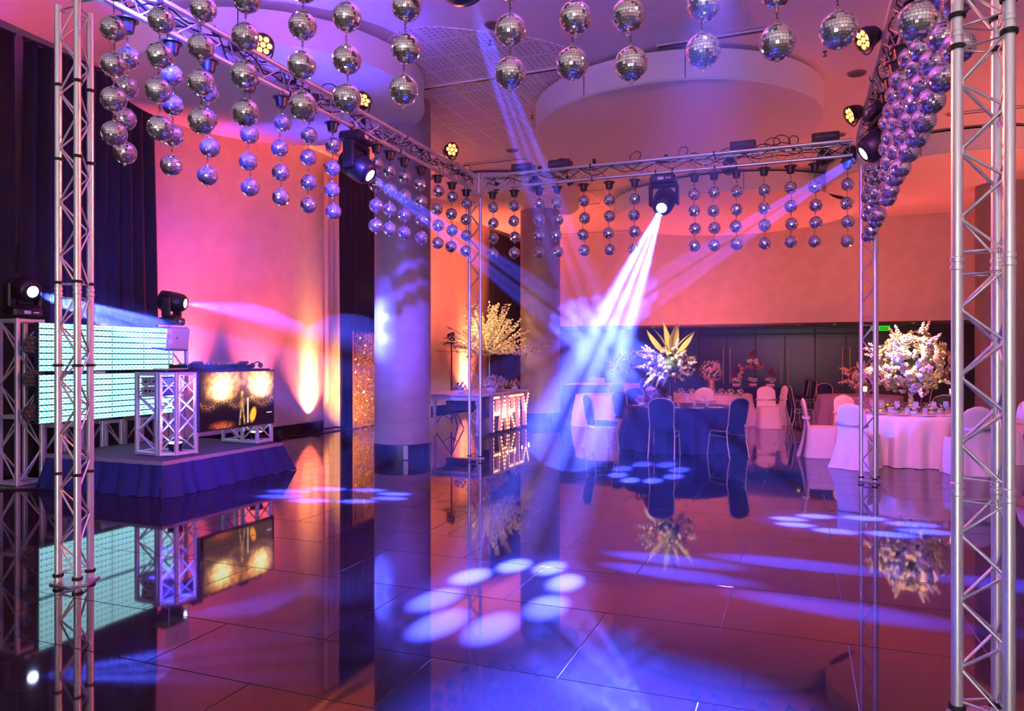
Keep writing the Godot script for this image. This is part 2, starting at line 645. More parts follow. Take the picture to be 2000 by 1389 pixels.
func build_room() -> void:
	build_floor()
	var zc := (Z_NEAR + Z_DOOR) / 2
	slab("wall_left", Vector3(WALL_L - 0.2, 0, Z_DOOR - 0.2), Vector3(WALL_L, 6.5, Z_NEAR + 0.2), M.wall_paint, "tall plain white side wall behind the stage", "wall")
	slab("wall_right", Vector3(WALL_R, 0, Z_DOOR - 0.2), Vector3(WALL_R + 0.2, 6.5, Z_NEAR + 0.2), M.wall_paint, "plain side wall at the far right", "wall")
	# behind the camera: a wall with a wide lit doorway to the foyer
	var wb := struct("wall_back", null, "plain wall behind the camera with a wide lit doorway", "wall")
	var b := MB.new()
	b.box(Vector3(-6.3, 3.2, Z_NEAR + 0.1), Vector3(8.4, 6.6, 0.2))
	b.box(Vector3(4.2, 3.2, Z_NEAR + 0.1), Vector3(5.2, 6.6, 0.2))
	b.box(Vector3(-0.25, 4.6, Z_NEAR + 0.1), Vector3(3.7, 3.8, 0.2))
	wb.mesh = b.mesh(M.wall_paint)
	b = MB.new()
	b.box(Vector3(-0.25, 1.35, Z_NEAR + 0.75), Vector3(3.7, 2.7, 0.05))
	struct("door_1", b.mesh(M.doorway_white), "brightly lit foyer wall seen through the wide doorway", "doorway")
	b = MB.new()
	b.box(Vector3(-0.25, 2.75, Z_NEAR + 0.45), Vector3(3.9, 0.1, 0.7))
	b.box(Vector3(-2.15, 1.35, Z_NEAR + 0.45), Vector3(0.1, 2.7, 0.7))
	b.box(Vector3(1.65, 1.35, Z_NEAR + 0.45), Vector3(0.1, 2.7, 0.7))
	struct("trim_1", b.mesh(M.wall_paint), "white lining of the wide doorway", "door lining")
	area("foyer_light", Vector3(-0.25, 1.5, Z_NEAR + 0.7), Vector3(0, 0, -1), Vector2(3.4, 2.4), Color(1.0, 0.96, 0.95), FOYER)
	# far end: header wall over a deep lobby with dark doors
	var hw := slab("wall_front", Vector3(-8.5, 2.69, Z_HEAD - 0.15), Vector3(WALL_R, 6.3, Z_HEAD), M.wall_paint, "broad plain wall above the dark doors at the far end", "wall")
	hw.name = "wall_front"
	slab("ceiling_lobby", Vector3(-8.5, 2.69, Z_DOOR - 0.2), Vector3(WALL_R, 2.9, Z_HEAD - 0.15), M.ceiling_paint, "low ceiling with small downlights over the dark doors", "ceiling")
	slab("wall_doors", Vector3(WALL_L - 0.2, 0, Z_DOOR - 0.2), Vector3(WALL_R + 0.2, 6.5, Z_DOOR), M.dark_wood, "dark panelled end wall that holds the doors", "wall")
	# ceilings: lower one with a curved edge, upper cove along the left wall
	var rows_lo := []
	var rows_hi := []
	for i in 61:
		var z: float = lerpf(Z_NEAR + 0.2, Z_DOOR - 0.2, i / 60.0)
		rows_lo.append([Vector3(ceiling_edge(z), CEIL, z), Vector3(WALL_R + 0.2, CEIL, z)])
		rows_hi.append([Vector3(ceiling_edge(z), CEIL, z), Vector3(ceiling_edge(z), 6.34, z)])
	b = MB.new()
	b.sheet(rows_lo, false, func(_p): return Vector3.DOWN)
	b.sheet(rows_hi, false, func(_p): return Vector3.LEFT)
	b.box(Vector3((WALL_R - 8.0) / 2, CEIL + 0.3, zc), Vector3(WALL_R + 8.4, 0.4, Z_NEAR - Z_DOOR + 0.4))
	struct("ceiling", b.mesh(M.ceiling_paint), "white plaster ceiling with a curved edge along the side wall", "ceiling")
	slab("ceiling_cove", Vector3(WALL_L - 0.2, 6.34, Z_DOOR - 0.2), Vector3(WALL_R + 0.2, 6.5, Z_NEAR + 0.2), M.ceiling_paint, "raised strip of ceiling above the side wall", "ceiling")
	# perforated acoustic plasterboard field in the ceiling
	var im := Image.create(128, 128, false, Image.FORMAT_RGB8)
	im.fill(Color(0.9, 0.89, 0.88))
	for gx in 2:
		for gy in 2:
			for hx in 5:
				for hy in 5:
					im.fill_rect(Rect2i(gx * 64 + 6 + hx * 11, gy * 64 + 6 + hy * 11, 6, 6), Color(0.72, 0.7, 0.71))
	var pm := mat("perforated_board", Color(1, 1, 1), 0.8)
	triplanar(pm, ImageTexture.create_from_image(im), 1.1)
	b = MB.new()
	var pts := []
	for i in 40:
		var t := TAU * i / 40
		var rr := 1.0 + 0.12 * sin(2 * t + 0.6) + 0.06 * sin(5 * t)
		pts.append(Vector3(-4.75 + 1.75 * rr * cos(t), CEIL - 0.012, -10.9 + 2.7 * rr * sin(t)))
	b.poly(pts, Vector3.DOWN)
	for i in 40:
		var p: Vector3 = pts[i]
		var q: Vector3 = pts[(i + 1) % 40]
		var mid := (p + q) / 2 - Vector3(-4.75, CEIL, -10.9)
		b.quad(p, q, q + Vector3(0, 0.02, 0), p + Vector3(0, 0.02, 0), Vector3(mid.x, 0, mid.z).normalized())
	struct("ceiling_acoustic", b.mesh(pm), "field of perforated acoustic board in the ceiling", "ceiling")
	b = MB.new()
	pts = []
	for i in 40:
		var t := TAU * i / 40
		pts.append(Vector3(-4.9 + 2.3 * cos(t), CEIL - 0.012, -20.2 + 2.4 * sin(t)))
	b.poly(pts, Vector3.DOWN)
	struct("ceiling_acoustic_001", b.mesh(pm), "far field of perforated acoustic board beyond the rig", "ceiling")
	# ceiling drums
	drum("large round ceiling drum above the far truss beam", Vector2(-1.93, -12.16), 2.26, [2.0, 4.9, 1.35])
	drum("round ceiling drum beside the blue-lit column, left of the rig", Vector2(-7.1, -8.75), 2.12, [1.1, 5.6])
	drum("round ceiling drum over the dinner tables at the far end", Vector2(-1.7, -20.0), 3.05, [1.4, 2.3])
	drum("round ceiling drum at the right, behind the near tower", Vector2(2.8, -17.6), 2.3, [1.9])
	drum("round ceiling drum over the bar beside the far column", Vector2(-7.0, -16.9), 2.0, [1.0])
	drum("round ceiling drum above the camera's right", Vector2(3.2, -8.2), 1.9, [2.0])
	# slot diffusers and round speakers
	var slot_l := ["long slot diffuser left of the large drum", "slot diffuser running onto the large drum", "slot diffuser over the near left tower's beam end", "slot diffuser beyond the far left tower", "slot diffuser at the right beyond the mirror balls", "slot diffuser near the header wall, upper one", "slot diffuser near the header wall, lower one"]
	var slots := [[-5.55, -3.2, -10.1], [-1.8, -0.4, -9.87], [-9.0, -8.2, -5.0], [-6.8, -5.3, -14.38], [2.3, 3.6, -14.45], [-6.1, -5.0, -19.23], [-7.5, -5.2, -23.7]]
	for i in slots.size():
		var s: Array = slots[i]
		var o := thing("slot_diffuser", slot_l[i], "air vent", Vector3((s[0] + s[1]) / 2, CEIL - 0.02, s[2]), 0, "ceiling slot diffusers")
		part("frame", boxm(Vector3(s[1] - s[0], 0.02, 0.1), M.ceiling_paint, 0.004), o)
		part("slot", boxm(Vector3(s[1] - s[0] - 0.04, 0.012, 0.055), M.black_base), o, Vector3(0, -0.006, 0))
	var spk := [[0.76, -11.9, "right of the large drum"], [0.65, -15.05, "beyond the large drum on the right"], [-5.4, -13.77, "above the far left tower"], [-3.57, -8.5, "nearest the camera, above the perforated board"]]
	for s in spk:
		var o := thing("ceiling_speaker", "round flush ceiling speaker " + s[2], "speaker", Vector3(s[0], CEIL - 0.012, s[1]), 0, "ceiling speakers")
		b = MB.new()
		b.lathe([Vector2(0.0, -0.004), Vector2(0.1, -0.004), Vector2(0.1, 0.012)], 24)
		part("grille", b.mesh(M.grey_plastic), o)
		b = MB.new()
		b.lathe([Vector2(0.1, -0.008), Vector2(0.125, -0.008), Vector2(0.13, 0.012)], 24)
		part("rim", b.mesh(M.column_trim), o)
	var det := [[-3.8, -8.9, "by the nearest ceiling speaker"], [-4.3, -11.9, "under the perforated board"], [0.3, -10.9, "beside the large drum's right edge"]]
	for s in det:
		var o := thing("sprinkler", "small sprinkler head " + s[2], "sprinkler", Vector3(s[0], CEIL - 0.012, s[1]), 0, "ceiling sprinklers")
		b = MB.new()
		b.lathe([Vector2(0.03, 0.012), Vector2(0.03, 0.0), Vector2(0.01, -0.005), Vector2(0.008, -0.05)], 10)
		part("stem", b.mesh(M.grey_plastic), o)
		b = MB.new()
		b.lathe([Vector2(0.0, -0.055), Vector2(0.03, -0.055), Vector2(0.03, -0.05), Vector2(0, -0.05)], 10)
		part("deflector", b.mesh(M.grey_plastic), o)
	# columns
	var to_cam := Vector3(6.05, 0, 10.54).normalized()
	column("column_left", "thick round column washed in blue beside the rig", Vector2(-6.05, -10.54), 0.454, [0.62, 3.1, 4.3], (to_cam + Vector3(0.12, 0, 0)).normalized())
	column("column_far", "round column beyond the bar in orange light", Vector2(-6.13, -17.57), 0.5, [0.62])
	column("column_right", "brown round column at the right edge behind the near tower", Vector2(4.02, -18.5), 0.52, [0.62])
	# skirting of the left wall
	slab("baseboard_left", Vector3(WALL_L, 0, -27.4), Vector3(WALL_L + 0.02, 0.16, Z_NEAR), M.black_base, "low black skirting along the side wall", "skirting")
	slab("baseboard_right", Vector3(WALL_R - 0.02, 0, -27.4), Vector3(WALL_R, 0.16, Z_NEAR), M.black_base, "low black skirting along the right wall", "skirting")
	# curtains
	curtain("curtain", Vector3(-9.95, 0, 4.5), Vector3(-9.95, 0, -6.86), 5.96, "long dark velvet curtain behind the near left tower", M.curtain, 34, 0.05)
	curtain("curtain", Vector3(-9.98, 0, -7.0), Vector3(-9.98, 0, -9.2), 5.98, "dark velvet curtain behind the LED wall, next to the pink wall", M.curtain, 10, 0.05, 0.1)
	curtain("curtain", Vector3(-10.05, 0, -14.55), Vector3(-10.05, 0, -17.6), 6.0, "dark velvet curtain left of the thick column", M.curtain, 12, 0.06)
	curtain("curtain", Vector3(-10.05, 0, -23.6), Vector3(-10.05, 0, -27.3), 6.0, "dark velvet curtain in the far corner beyond the bar", M.curtain, 12, 0.06)
	curtain("pale_drape", Vector3(-10.08, 0, -14.0), Vector3(-10.02, 0, -14.5), 5.95, "narrow pale drape at the end of the orange-lit wall", M.pale_drape, 3, 0.05)
	# dark doors with long handles
	var doors := [-5.41, -3.456, -1.505, 0.444, 2.39, 4.34]
	for i in doors.size() - 1:
		var x0: float = doors[i]
		var x1: float = doors[i + 1]
		var d := struct("door_%d" % (i + 2), boxm(Vector3(x1 - x0, 2.66, 0.03), M.dark_frame), "tall dark double door with long slim handles, %s from the left" % ORD[i], "door", Vector3((x0 + x1) / 2, 1.33, Z_DOOR + 0.02))
		for sd in [-1.0, 1.0]:
			var leaf := part("leaf", boxm(Vector3((x1 - x0) / 2 - 0.03, 2.42, 0.04), M.dark_wood, 0.006), d, Vector3(sd * ((x1 - x0) / 4 - 0.002), -0.11, 0.03))
			b = MB.new()
			b.tube(Vector3(0, -0.62, 0.07), Vector3(0, 0.68, 0.07), 0.021, -1, 12)
			b.tube(Vector3(0, -0.5, 0.0), Vector3(0, -0.5, 0.07), 0.01)
			b.tube(Vector3(0, 0.55, 0.0), Vector3(0, 0.55, 0.07), 0.01)
			part("handle", b.mesh(M.brass), leaf, Vector3(-sd * ((x1 - x0) / 4 - 0.12), 0.1, 0.02))
		part("transom", boxm(Vector3(x1 - x0 - 0.05, 0.16, 0.04), M.dark_wood, 0.006), d, Vector3(0, 1.22, 0.03))
	# downlights in the lobby ceiling
	var dl := [-4.78, -3.9, -2.88, -2.03, -0.08, 0.98, 2.2, 3.2]
	for i in dl.size():
		var o := thing("downlight", "small round downlight in the lobby ceiling, %s from the left" % ORD[i], "ceiling light", Vector3(dl[i], 2.69, -25.6), 0, "lobby downlights")
		b = MB.new()
		b.lathe([Vector2(0.05, -0.004), Vector2(0.075, -0.01), Vector2(0.085, 0.0)], 16)
		part("rim", b.mesh(M.white_lacquer), o)
		b = MB.new()
		b.lathe([Vector2(0, -0.006), Vector2(0.05, -0.006)], 16)
		part("lamp_face", b.mesh(M.downlight_face), o)
		spot("downlight_beam", Vector3(dl[i], 2.67, -25.6), Vector3.DOWN, Color(1.0, 0.82, 0.6), 1.0, 50, 0.8)
	# exit sign
	var ex := thing("exit_sign", "small green lit exit sign above the doors", "sign", Vector3(2.45, 2.6, Z_DOOR + 0.08))
	part("housing", boxm(Vector3(0.62, 0.2, 0.06), M.dark_frame, 0.01), ex)
	part("lit_panel", boxm(Vector3(0.58, 0.16, 0.01), M.exit_green), ex, Vector3(0, 0, 0.031))
	var tm := TextMesh.new()
	var sf := SystemFont.new()
	sf.font_names = PackedStringArray(["Droid Sans"])
	sf.font_weight = 700
	tm.font = sf
	tm.text = "SALIDA"
	tm.font_size = 32
	tm.pixel_size = 0.0042
	tm.depth = 0.004
	tm.material = M.exit_ink
	part("lettering", tm, ex, Vector3(0, 0, 0.038))


# ------------------------------------------------------------------ truss
func zig(h0: float, h1: float, pa: Vector3, pb: Vector3, start: int) -> Array:
	# a bent lacing rod between two chords: level at the ends, zigzag between
	var pts := []
	var inset := (pb - pa).normalized() * 0.024
	var a := pa + inset
	var b := pb - inset
	var n := int(round((h1 - h0 - 0.1) / 0.19))
	if n % 2 == 1:
		n += 1
	var e0 := h0 + 0.05
	var e1 := h1 - 0.05
	var side := start
	pts.append((b if side == 0 else a) + Vector3(0, e0, 0))
	pts.append((a if side == 0 else b) + Vector3(0, e0, 0))
	for i in range(1, n):
		var y := lerpf(e0, e1, float(i) / n)
		side = 1 - side
		var p: Vector3 = a if side == 0 else b
		pts.append(p + Vector3(0, y - 0.012, 0))
		pts.append(p + Vector3(0, y + 0.012, 0))
	side = 1 - side
	pts.append((a if side == 0 else b) + Vector3(0, e1, 0))
	pts.append((b if side == 0 else a) + Vector3(0, e1, 0))
	return pts


func truss_parts(root: Node3D, segs: Array, start: float, theta: float) -> void:
	# along local +y
	var r := 0.2 / sqrt(3.0)
	var ch := []
	for k in 3:
		var t := theta + TAU * k / 3
		ch.append(Vector3(cos(t) * r, 0, sin(t) * r))
	var y := start
	for s in segs:
		for k in 3:
			var b := MB.new()
			b.tube(ch[k] + Vector3(0, y + 0.012, 0), ch[k] + Vector3(0, y + s - 0.012, 0), 0.0245, -1, 14)
			part("chord", b.mesh(M.aluminium), root)
		for k in 3:
			var b := MB.new()
			b.path(zig(y, y + s, ch[k], ch[(k + 1) % 3], k % 2), 0.0075, 6)
			part("lacing", b.mesh(M.aluminium_rod), root)
		y += s
		if s != segs[-1] or y < start + total(segs) - 0.01:
			for k in 3:
				var b := MB.new()
				b.lathe([Vector2(0.0245, y - 0.03), Vector2(0.028, y - 0.026), Vector2(0.028, y - 0.008), Vector2(0.024, y - 0.006), Vector2(0.024, y + 0.006), Vector2(0.028, y + 0.008), Vector2(0.028, y + 0.026), Vector2(0.0245, y + 0.03)], 14, Transform3D(Basis(), ch[k]))
				part("coupler", b.mesh(M.aluminium), root)


func total(a: Array) -> float:
	var t := 0.0
	for x in a:
		t += x
	return t


func collar(root: Node3D, y: float, theta: float, m: Material, h := 0.02) -> void:
	var r := 0.2 / sqrt(3.0)
	for k in 3:
		var t := theta + TAU * k / 3
		var b := MB.new()
		b.lathe([Vector2(0.025, -h / 2), Vector2(0.034, -h / 2), Vector2(0.036, 0), Vector2(0.034, h / 2), Vector2(0.025, h / 2)], 14)
		part("collar", b.mesh(m), root, Vector3(cos(t) * r, y, sin(t) * r))


func tower(label: String, x: float, z: float, theta: float, segs: Array, bands: Array) -> void:
	var o := thing("truss_tower", label, "truss", Vector3(x, 0, z), 0, "truss towers")
	var th := deg_to_rad(theta)
	truss_parts(o, segs, 0.03, th)
	# hexagonal base plate
	var b := MB.new()
	var pts := []
	var r := 0.2 / sqrt(3.0)
	for k in 3:
		var t := th + TAU * k / 3
		for dt in [-0.38, 0.38]:
			pts.append(Vector3(cos(t + dt) * (r + 0.045), 0.012, sin(t + dt) * (r + 0.045)))
	b.poly(pts, Vector3.UP)
	for i in 6:
		var p: Vector3 = pts[i]
		var q: Vector3 = pts[(i + 1) % 6]
		var nn := ((p + q) / 2)
		b.quad(p, q, q - Vector3(0, 0.012, 0), p - Vector3(0, 0.012, 0), Vector3(nn.x, 0, nn.z).normalized())
	part("base_plate", b.mesh(M.steel_plate), o)
	for k in 3:
		var t := th + TAU * k / 3
		b = MB.new()
		b.lathe([Vector2(0.026, 0.012), Vector2(0.026, 0.05)], 14)
		part("foot_coupler", b.mesh(M.aluminium), o, Vector3(cos(t) * r, 0, sin(t) * r))
	collar(o, 0.052, th, M.rubber, 0.022)
	for y in bands:
		collar(o, y, th, M.rubber)


func beam(label: String, a: Vector3, b: Vector3, seg: float) -> void:
	# apex-down triangular truss; local +y runs along the beam
	var d := (b - a)
	var n := int(round(d.length() / seg))
	var segs := []
	for i in n:
		segs.append(d.length() / n)
	var o := thing("truss_span", label, "truss", a, 0, "truss beams")
	var yv := d.normalized()
	var zv := Vector3.UP
	var xv := yv.cross(zv)
	o.transform = Transform3D(Basis(xv, yv, zv), a)
	truss_parts(o, segs, 0.0, -PI / 2)
	for i in range(0, n + 1):
		if i > 0 and i < n:
			collar(o, i * d.length() / n, -PI / 2, M.rubber)


func corner(label: String, p: Vector3) -> void:
	var o := thing("corner_block", label, "truss joint", p, 0, "truss corner blocks")
	var b := MB.new()
	for sx in [-1.0, 1.0]:
		for sz in [-1.0, 1.0]:
			b.tube(Vector3(sx * 0.11, -0.2, sz * 0.11), Vector3(sx * 0.11, 0.1, sz * 0.11), 0.024, -1, 12)
	part("posts", b.mesh(M.aluminium), o)
	for y in [-0.17, 0.1]:
		var f := MB.new()
		f.tube(Vector3(-0.11, y, -0.11), Vector3(0.11, y, -0.11), 0.02, -1, 10)
		f.tube(Vector3(-0.11, y, 0.11), Vector3(0.11, y, 0.11), 0.02, -1, 10)
		f.tube(Vector3(-0.11, y, -0.11), Vector3(-0.11, y, 0.11), 0.02, -1, 10)
		f.tube(Vector3(0.11, y, -0.11), Vector3(0.11, y, 0.11), 0.02, -1, 10)
		part("ring_frame", f.mesh(M.aluminium), o)


func cable_run(label: String, a: Vector3, b: Vector3, sag: float, sd: int) -> void:
	var r := RandomNumberGenerator.new()
	r.seed = sd
	var o := thing("cable_run", label, "cable", Vector3.ZERO, 0, "cables along the truss")
	var d := b - a
	var side := d.cross(Vector3.UP).normalized()
	for c in 3:
		var pts := []
		var n := int(d.length() / 0.09)
		var ph := r.randf() * 6.0
		for i in n + 1:
			var t := float(i) / n
			var s := t * d.length()
			var y := 0.05 * sin(s * 5.1 + ph) + 0.04 * sin(s * 11.3 + ph * 2.0) + sag * absf(sin(s * 2.3 + c)) * -0.5
			pts.append(a + d * t + Vector3(0, y, 0) + side * (0.07 * sin(s * 3.7 + ph) + 0.03 * sin(s * 13.0)))
		var m := MB.new()
		m.path(pts, 0.007, 5)
		part("cable", m.mesh(M.rubber), o)
	for c in int(d.length() / 0.7):
		var t := r.randf()
		var p := a + d * t
		var pts := []
		var rr := r.randf_range(0.06, 0.11)
		for i in 13:
			var q := TAU * i / 12.0
			pts.append(p + Vector3(0, 0.1 + rr * 0.8 * sin(q), 0) + d.normalized() * rr * cos(q) + side * 0.05 * sin(q + c))
		var m := MB.new()
		m.path(pts, 0.006, 5)
		part("cable_loop", m.mesh(M.rubber), o)
	for c in int(d.length() / 0.55):
		var t := r.randf()
		part("connector", boxm(Vector3(0.05, 0.09, 0.05), M.black_plastic, 0.01), o, a + d * t + side * r.randf_range(-0.07, 0.07) + Vector3(0, r.randf_range(-0.02, 0.1), 0), Basis(Vector3(1, 0, 0), r.randf() * 2.0))


# ------------------------------------------------------------------ mirror balls
var ball_nodes := []
var motor0: Node3D

func make_balls() -> void:
	for variant in 3:
		rng.seed = 300 + variant
		var r := 0.086
		var core := MB.new()
		core.ball(Vector3.ZERO, r * 0.965, 20, 12)
		var t := MB.new()
		var rings := 17
		for i in rings:
			var a0 := -PI / 2 + PI * (i + 0.06) / rings
			var a1 := -PI / 2 + PI * (i + 0.94) / rings
			var am := (a0 + a1) / 2
			var m := maxi(4, int(round(cos(am) * 2 * rings)))
			var ph := rng.randf() * TAU
			for k in m:
				var t0 := ph + TAU * (k + 0.05) / m
				var t1 := ph + TAU * (k + 0.95) / m
				var pts := []
				for q in [[a0, t0], [a0, t1], [a1, t1], [a1, t0]]:
					pts.append(Vector3(cos(q[0]) * cos(q[1]), sin(q[0]), cos(q[0]) * sin(q[1])) * r)
				var nn: Vector3 = (pts[2] - pts[0]).cross(pts[3] - pts[1]).normalized()
				if nn.dot(pts[0]) < 0:
					nn = -nn
				nn = (nn + Vector3(rng.randfn(0, 0.035), rng.randfn(0, 0.035), rng.randfn(0, 0.035))).normalized()
				t.quad(pts[0], pts[1], pts[2], pts[3], nn)
		var mesh := ArrayMesh.new()
		t.surface(mesh, M.mirror)
		core.surface(mesh, M.ball_core)
		var o := Node3D.new()
		part("mirror_shell", mesh, o)
		var e := MB.new()
		for sg in [1.0, -1.0]:
			e.tube(Vector3(0, sg * (r - 0.004), 0), Vector3(0, sg * (r + 0.006), 0), 0.012, -1, 8)
			var pts := []
			for i in 10:
				pts.append(Vector3(cos(TAU * i / 10) * 0.008, sg * (r + 0.013) + sin(TAU * i / 10) * 0.009, 0))
			e.path(pts, 0.002, 4, true)
		part("hanging_eye", e.mesh(M.steel_plate), o)
		var c := MB.new()
		for l in 3:
			var pts := []
			for i in 8:
				var q := TAU * i / 8
				var w := Vector3(cos(q) * 0.006, 0, 0) if l % 2 == 0 else Vector3(0, 0, cos(q) * 0.006)
				pts.append(Vector3(0, r + 0.026 + l * 0.019 + sin(q) * 0.013, 0) + w)
			c.path(pts, 0.0018, 4, true)
		part("chain", c.mesh(M.black_metal), o)
		ball_nodes.append(o)
	var mo := Node3D.new()
	var b := MB.new()
	b.lathe([Vector2(0, -0.055), Vector2(0.042, -0.055), Vector2(0.048, -0.05), Vector2(0.062, 0.03), Vector2(0.062, 0.045), Vector2(0, 0.045)], 18)
	part("housing", b.mesh(M.black_plastic), mo)
	b = MB.new()
	b.lathe([Vector2(0.06, 0.036), Vector2(0.085, 0.036), Vector2(0.085, 0.046), Vector2(0, 0.046)], 18)
	part("flange", b.mesh(M.black_plastic), mo)
	b = MB.new()
	var hook := []
	for i in 9:
		var q := PI * i / 8.0
		hook.append(Vector3(cos(q) * 0.034, 0.085 + sin(q) * 0.034, 0))
	hook.push_front(Vector3(0.034, 0.045, 0))
	hook.append(Vector3(-0.034, 0.045, 0))
	b.path(hook, 0.004, 5)
	part("hook", b.mesh(M.black_metal), mo)
	b = MB.new()
	b.tube(Vector3(0, -0.055, 0), Vector3(0, -0.12, 0), 0.0025, -1, 6)
	part("shaft", b.mesh(M.black_metal), mo)
	motor0 = mo


func strand(p: Vector3, bottom: float, k: int, where: String, from: String, count := 4) -> void:
	var ty := ["uppermost", "second from top", "third from top", "lowest"]
	var motor_y := BEAM_BOT - 0.115
	var m: Node3D = motor0.duplicate()
	m.name = numbered("ball_motor")
	add_child(m)
	m.position = Vector3(p.x, motor_y, p.z)
	m.rotation.y = rng.randf() * TAU
	tag(m, "black ball motor over the %s strand from %s on the %s beam" % [ORD[k], from, where], "motor", "mirror ball motors")
	for i in count:
		var c: Node3D = ball_nodes[rng.randi() % 3].duplicate()
		c.name = numbered("mirror_ball")
		add_child(c)
		var y := bottom + (3 - i) * 0.245 + rng.randf_range(-0.008, 0.008)
		c.position = Vector3(p.x + rng.randf_range(-0.012, 0.012), y, p.z + rng.randf_range(-0.012, 0.012))
		c.rotation.y = rng.randf() * TAU
		c.rotation.x = rng.randf_range(-0.06, 0.06)
		tag(c, "%s mirror ball, %s strand from %s, %s beam" % [ty[i], ORD[k], from, where], "mirror ball", "hanging mirror balls")


# ------------------------------------------------------------------ lamps on the rig
func moving_head(label: String, at: Vector3, hang: bool, target: Vector3, power: float, ring := 3.05, petal := 1.15, logo := false) -> void:
	# `at` is the clamp point of a hung head or the foot of a standing one
	var o := thing("moving_head", label, "stage light", at, 0, "moving-head lights")
	var sg := -1.0 if hang else 1.0
	var S := 1.2
	o.scale = Vector3.ONE * S
	var pivot := at + Vector3(0, sg * 0.33 * S, 0)
	var dir := (target - pivot).normalized()
	var flat := Vector3(dir.x, 0, dir.z).normalized()
	var yaw := Basis.looking_at(flat)
	var base := part("base", boxm(Vector3(0.3, 0.1, 0.24), M.black_plastic, 0.022), o, Vector3(0, sg * 0.07, 0), yaw)
	part("display", boxm(Vector3(0.07, 0.035, 0.004), M.logo_white), base, Vector3(0.02, 0, -0.121))
	part("button_row", boxm(Vector3(0.06, 0.012, 0.004), M.logo_white), base, Vector3(-0.07, 0, -0.121))
	if hang:
		var c := MB.new()
		c.tube(Vector3(-0.1, 0.0, 0), Vector3(-0.1, -0.03, 0), 0.014)
		c.tube(Vector3(0.1, 0.0, 0), Vector3(0.1, -0.03, 0), 0.014)
		for s in [-0.1, 0.1]:
			var pts := []
			for i in 10:
				pts.append(Vector3(s, 0.03 + 0.03 * sin(TAU * i / 10), 0.03 * cos(TAU * i / 10)))
			c.path(pts, 0.007, 5, true)
		part("clamps", c.mesh(M.black_metal), o, Vector3.ZERO, yaw)
	var y := MB.new()
	y.box(Vector3(0, sg * 0.135, 0), Vector3(0.34, 0.045, 0.13), Basis(), 0.02)
	for s in [-1.0, 1.0]:
		y.box(Vector3(s * 0.158, sg * 0.25, 0), Vector3(0.035, 0.26, 0.12), Basis(), 0.016)
	part("yoke", y.mesh(M.black_plastic), o, Vector3.ZERO, yaw)
	var hb := facing(dir)
	var h := MB.new()
	var prof := [Vector2(0.0, 0.17), Vector2(0.075, 0.168), Vector2(0.11, 0.14), Vector2(0.128, 0.06), Vector2(0.13, -0.06), Vector2(0.118, -0.14), Vector2(0.1, -0.17), Vector2(0.075, -0.175)]
	prof.reverse()
	h.lathe(prof, 24, Transform3D(Basis(Vector3(1, 0, 0), PI / 2), Vector3.ZERO), true)
	var head := part("head", h.mesh(M.black_plastic), o, Vector3(0, sg * 0.33, 0), hb)
	var f := MB.new()
	for i in 5:
		f.lathe([Vector2(0.126, -0.015), Vector2(0.134, -0.012), Vector2(0.134, 0.0), Vector2(0.126, 0.003)], 24, Transform3D(Basis(Vector3(1, 0, 0), PI / 2), Vector3(0, 0, 0.02 + i * 0.026)))
	part("cooling_fins", f.mesh(M.black_metal), head)
	var l := MB.new()
	l.lathe([Vector2(0.0, 0.008), Vector2(0.04, 0.006), Vector2(0.062, 0.0)], 24, Transform3D(Basis(Vector3(1, 0, 0), -PI / 2), Vector3(0, 0, -0.178)), true)
	part("lens", l.mesh(M.lens_blue if power > 0 else M.tinted_lens), head)
	var bz := MB.new()
	bz.lathe([Vector2(0.06, -0.004), Vector2(0.08, -0.004), Vector2(0.08, 0.012), Vector2(0.06, 0.012)], 24, Transform3D(Basis(Vector3(1, 0, 0), -PI / 2), Vector3(0, 0, -0.175)))
	part("bezel", bz.mesh(M.black_metal), head)
	if logo:
		var s := MB.new()
		for q in [0.0, PI]:
			var pts := []
			for i in 7:
				var t: float = -0.5 + 2.6 * i / 6.0 + q
				pts.append(Vector3(cos(t) * 0.013 + cos(q) * 0.008, sin(t) * 0.013, 0))
			s.path(pts, 0.004, 5)
		part("emblem", s.mesh(M.logo_white), head, hb.inverse() * (Vector3(0.55, -0.5, 0.67).normalized() * 0.13), hb.inverse() * facing(-Vector3(0.55, -0.5, 0.67).normalized()))
	if power > 0:
		# an eight-facet prism in the head splits the beam into a ring of eight
		var src := pivot + dir * 0.2 * S
		var u := dir.cross(Vector3.UP).normalized()
		var w := dir.cross(u)
		if ring == 0.0:   # no prism: one soft open beam
			spot("moving_head_beam", src, dir, BEAM_C, power, petal, 1.0, 0.03)
			for k in 2:
				spot("moving_head_beam", src, dir + w * tan(deg_to_rad([-3.5, 2.5][k])), BEAM_C, power * 1.2, [1.6, 2.0][k], 1.0, 0.02)
			return
		for k in 8:
			var t := TAU * k / 8 + 0.3
			var dd := dir + (u * cos(t) + w * sin(t)) * tan(deg_to_rad(ring))
			spot("moving_head_beam", src + (u * cos(t) + w * sin(t)) * 0.02, dd, BEAM_C, power, petal * 1.15, 1.0, 0.012)
		spot("moving_head_spill", src, dir, BEAM_C, power * 0.028, ring * 1.85, 0.4, 0.02)


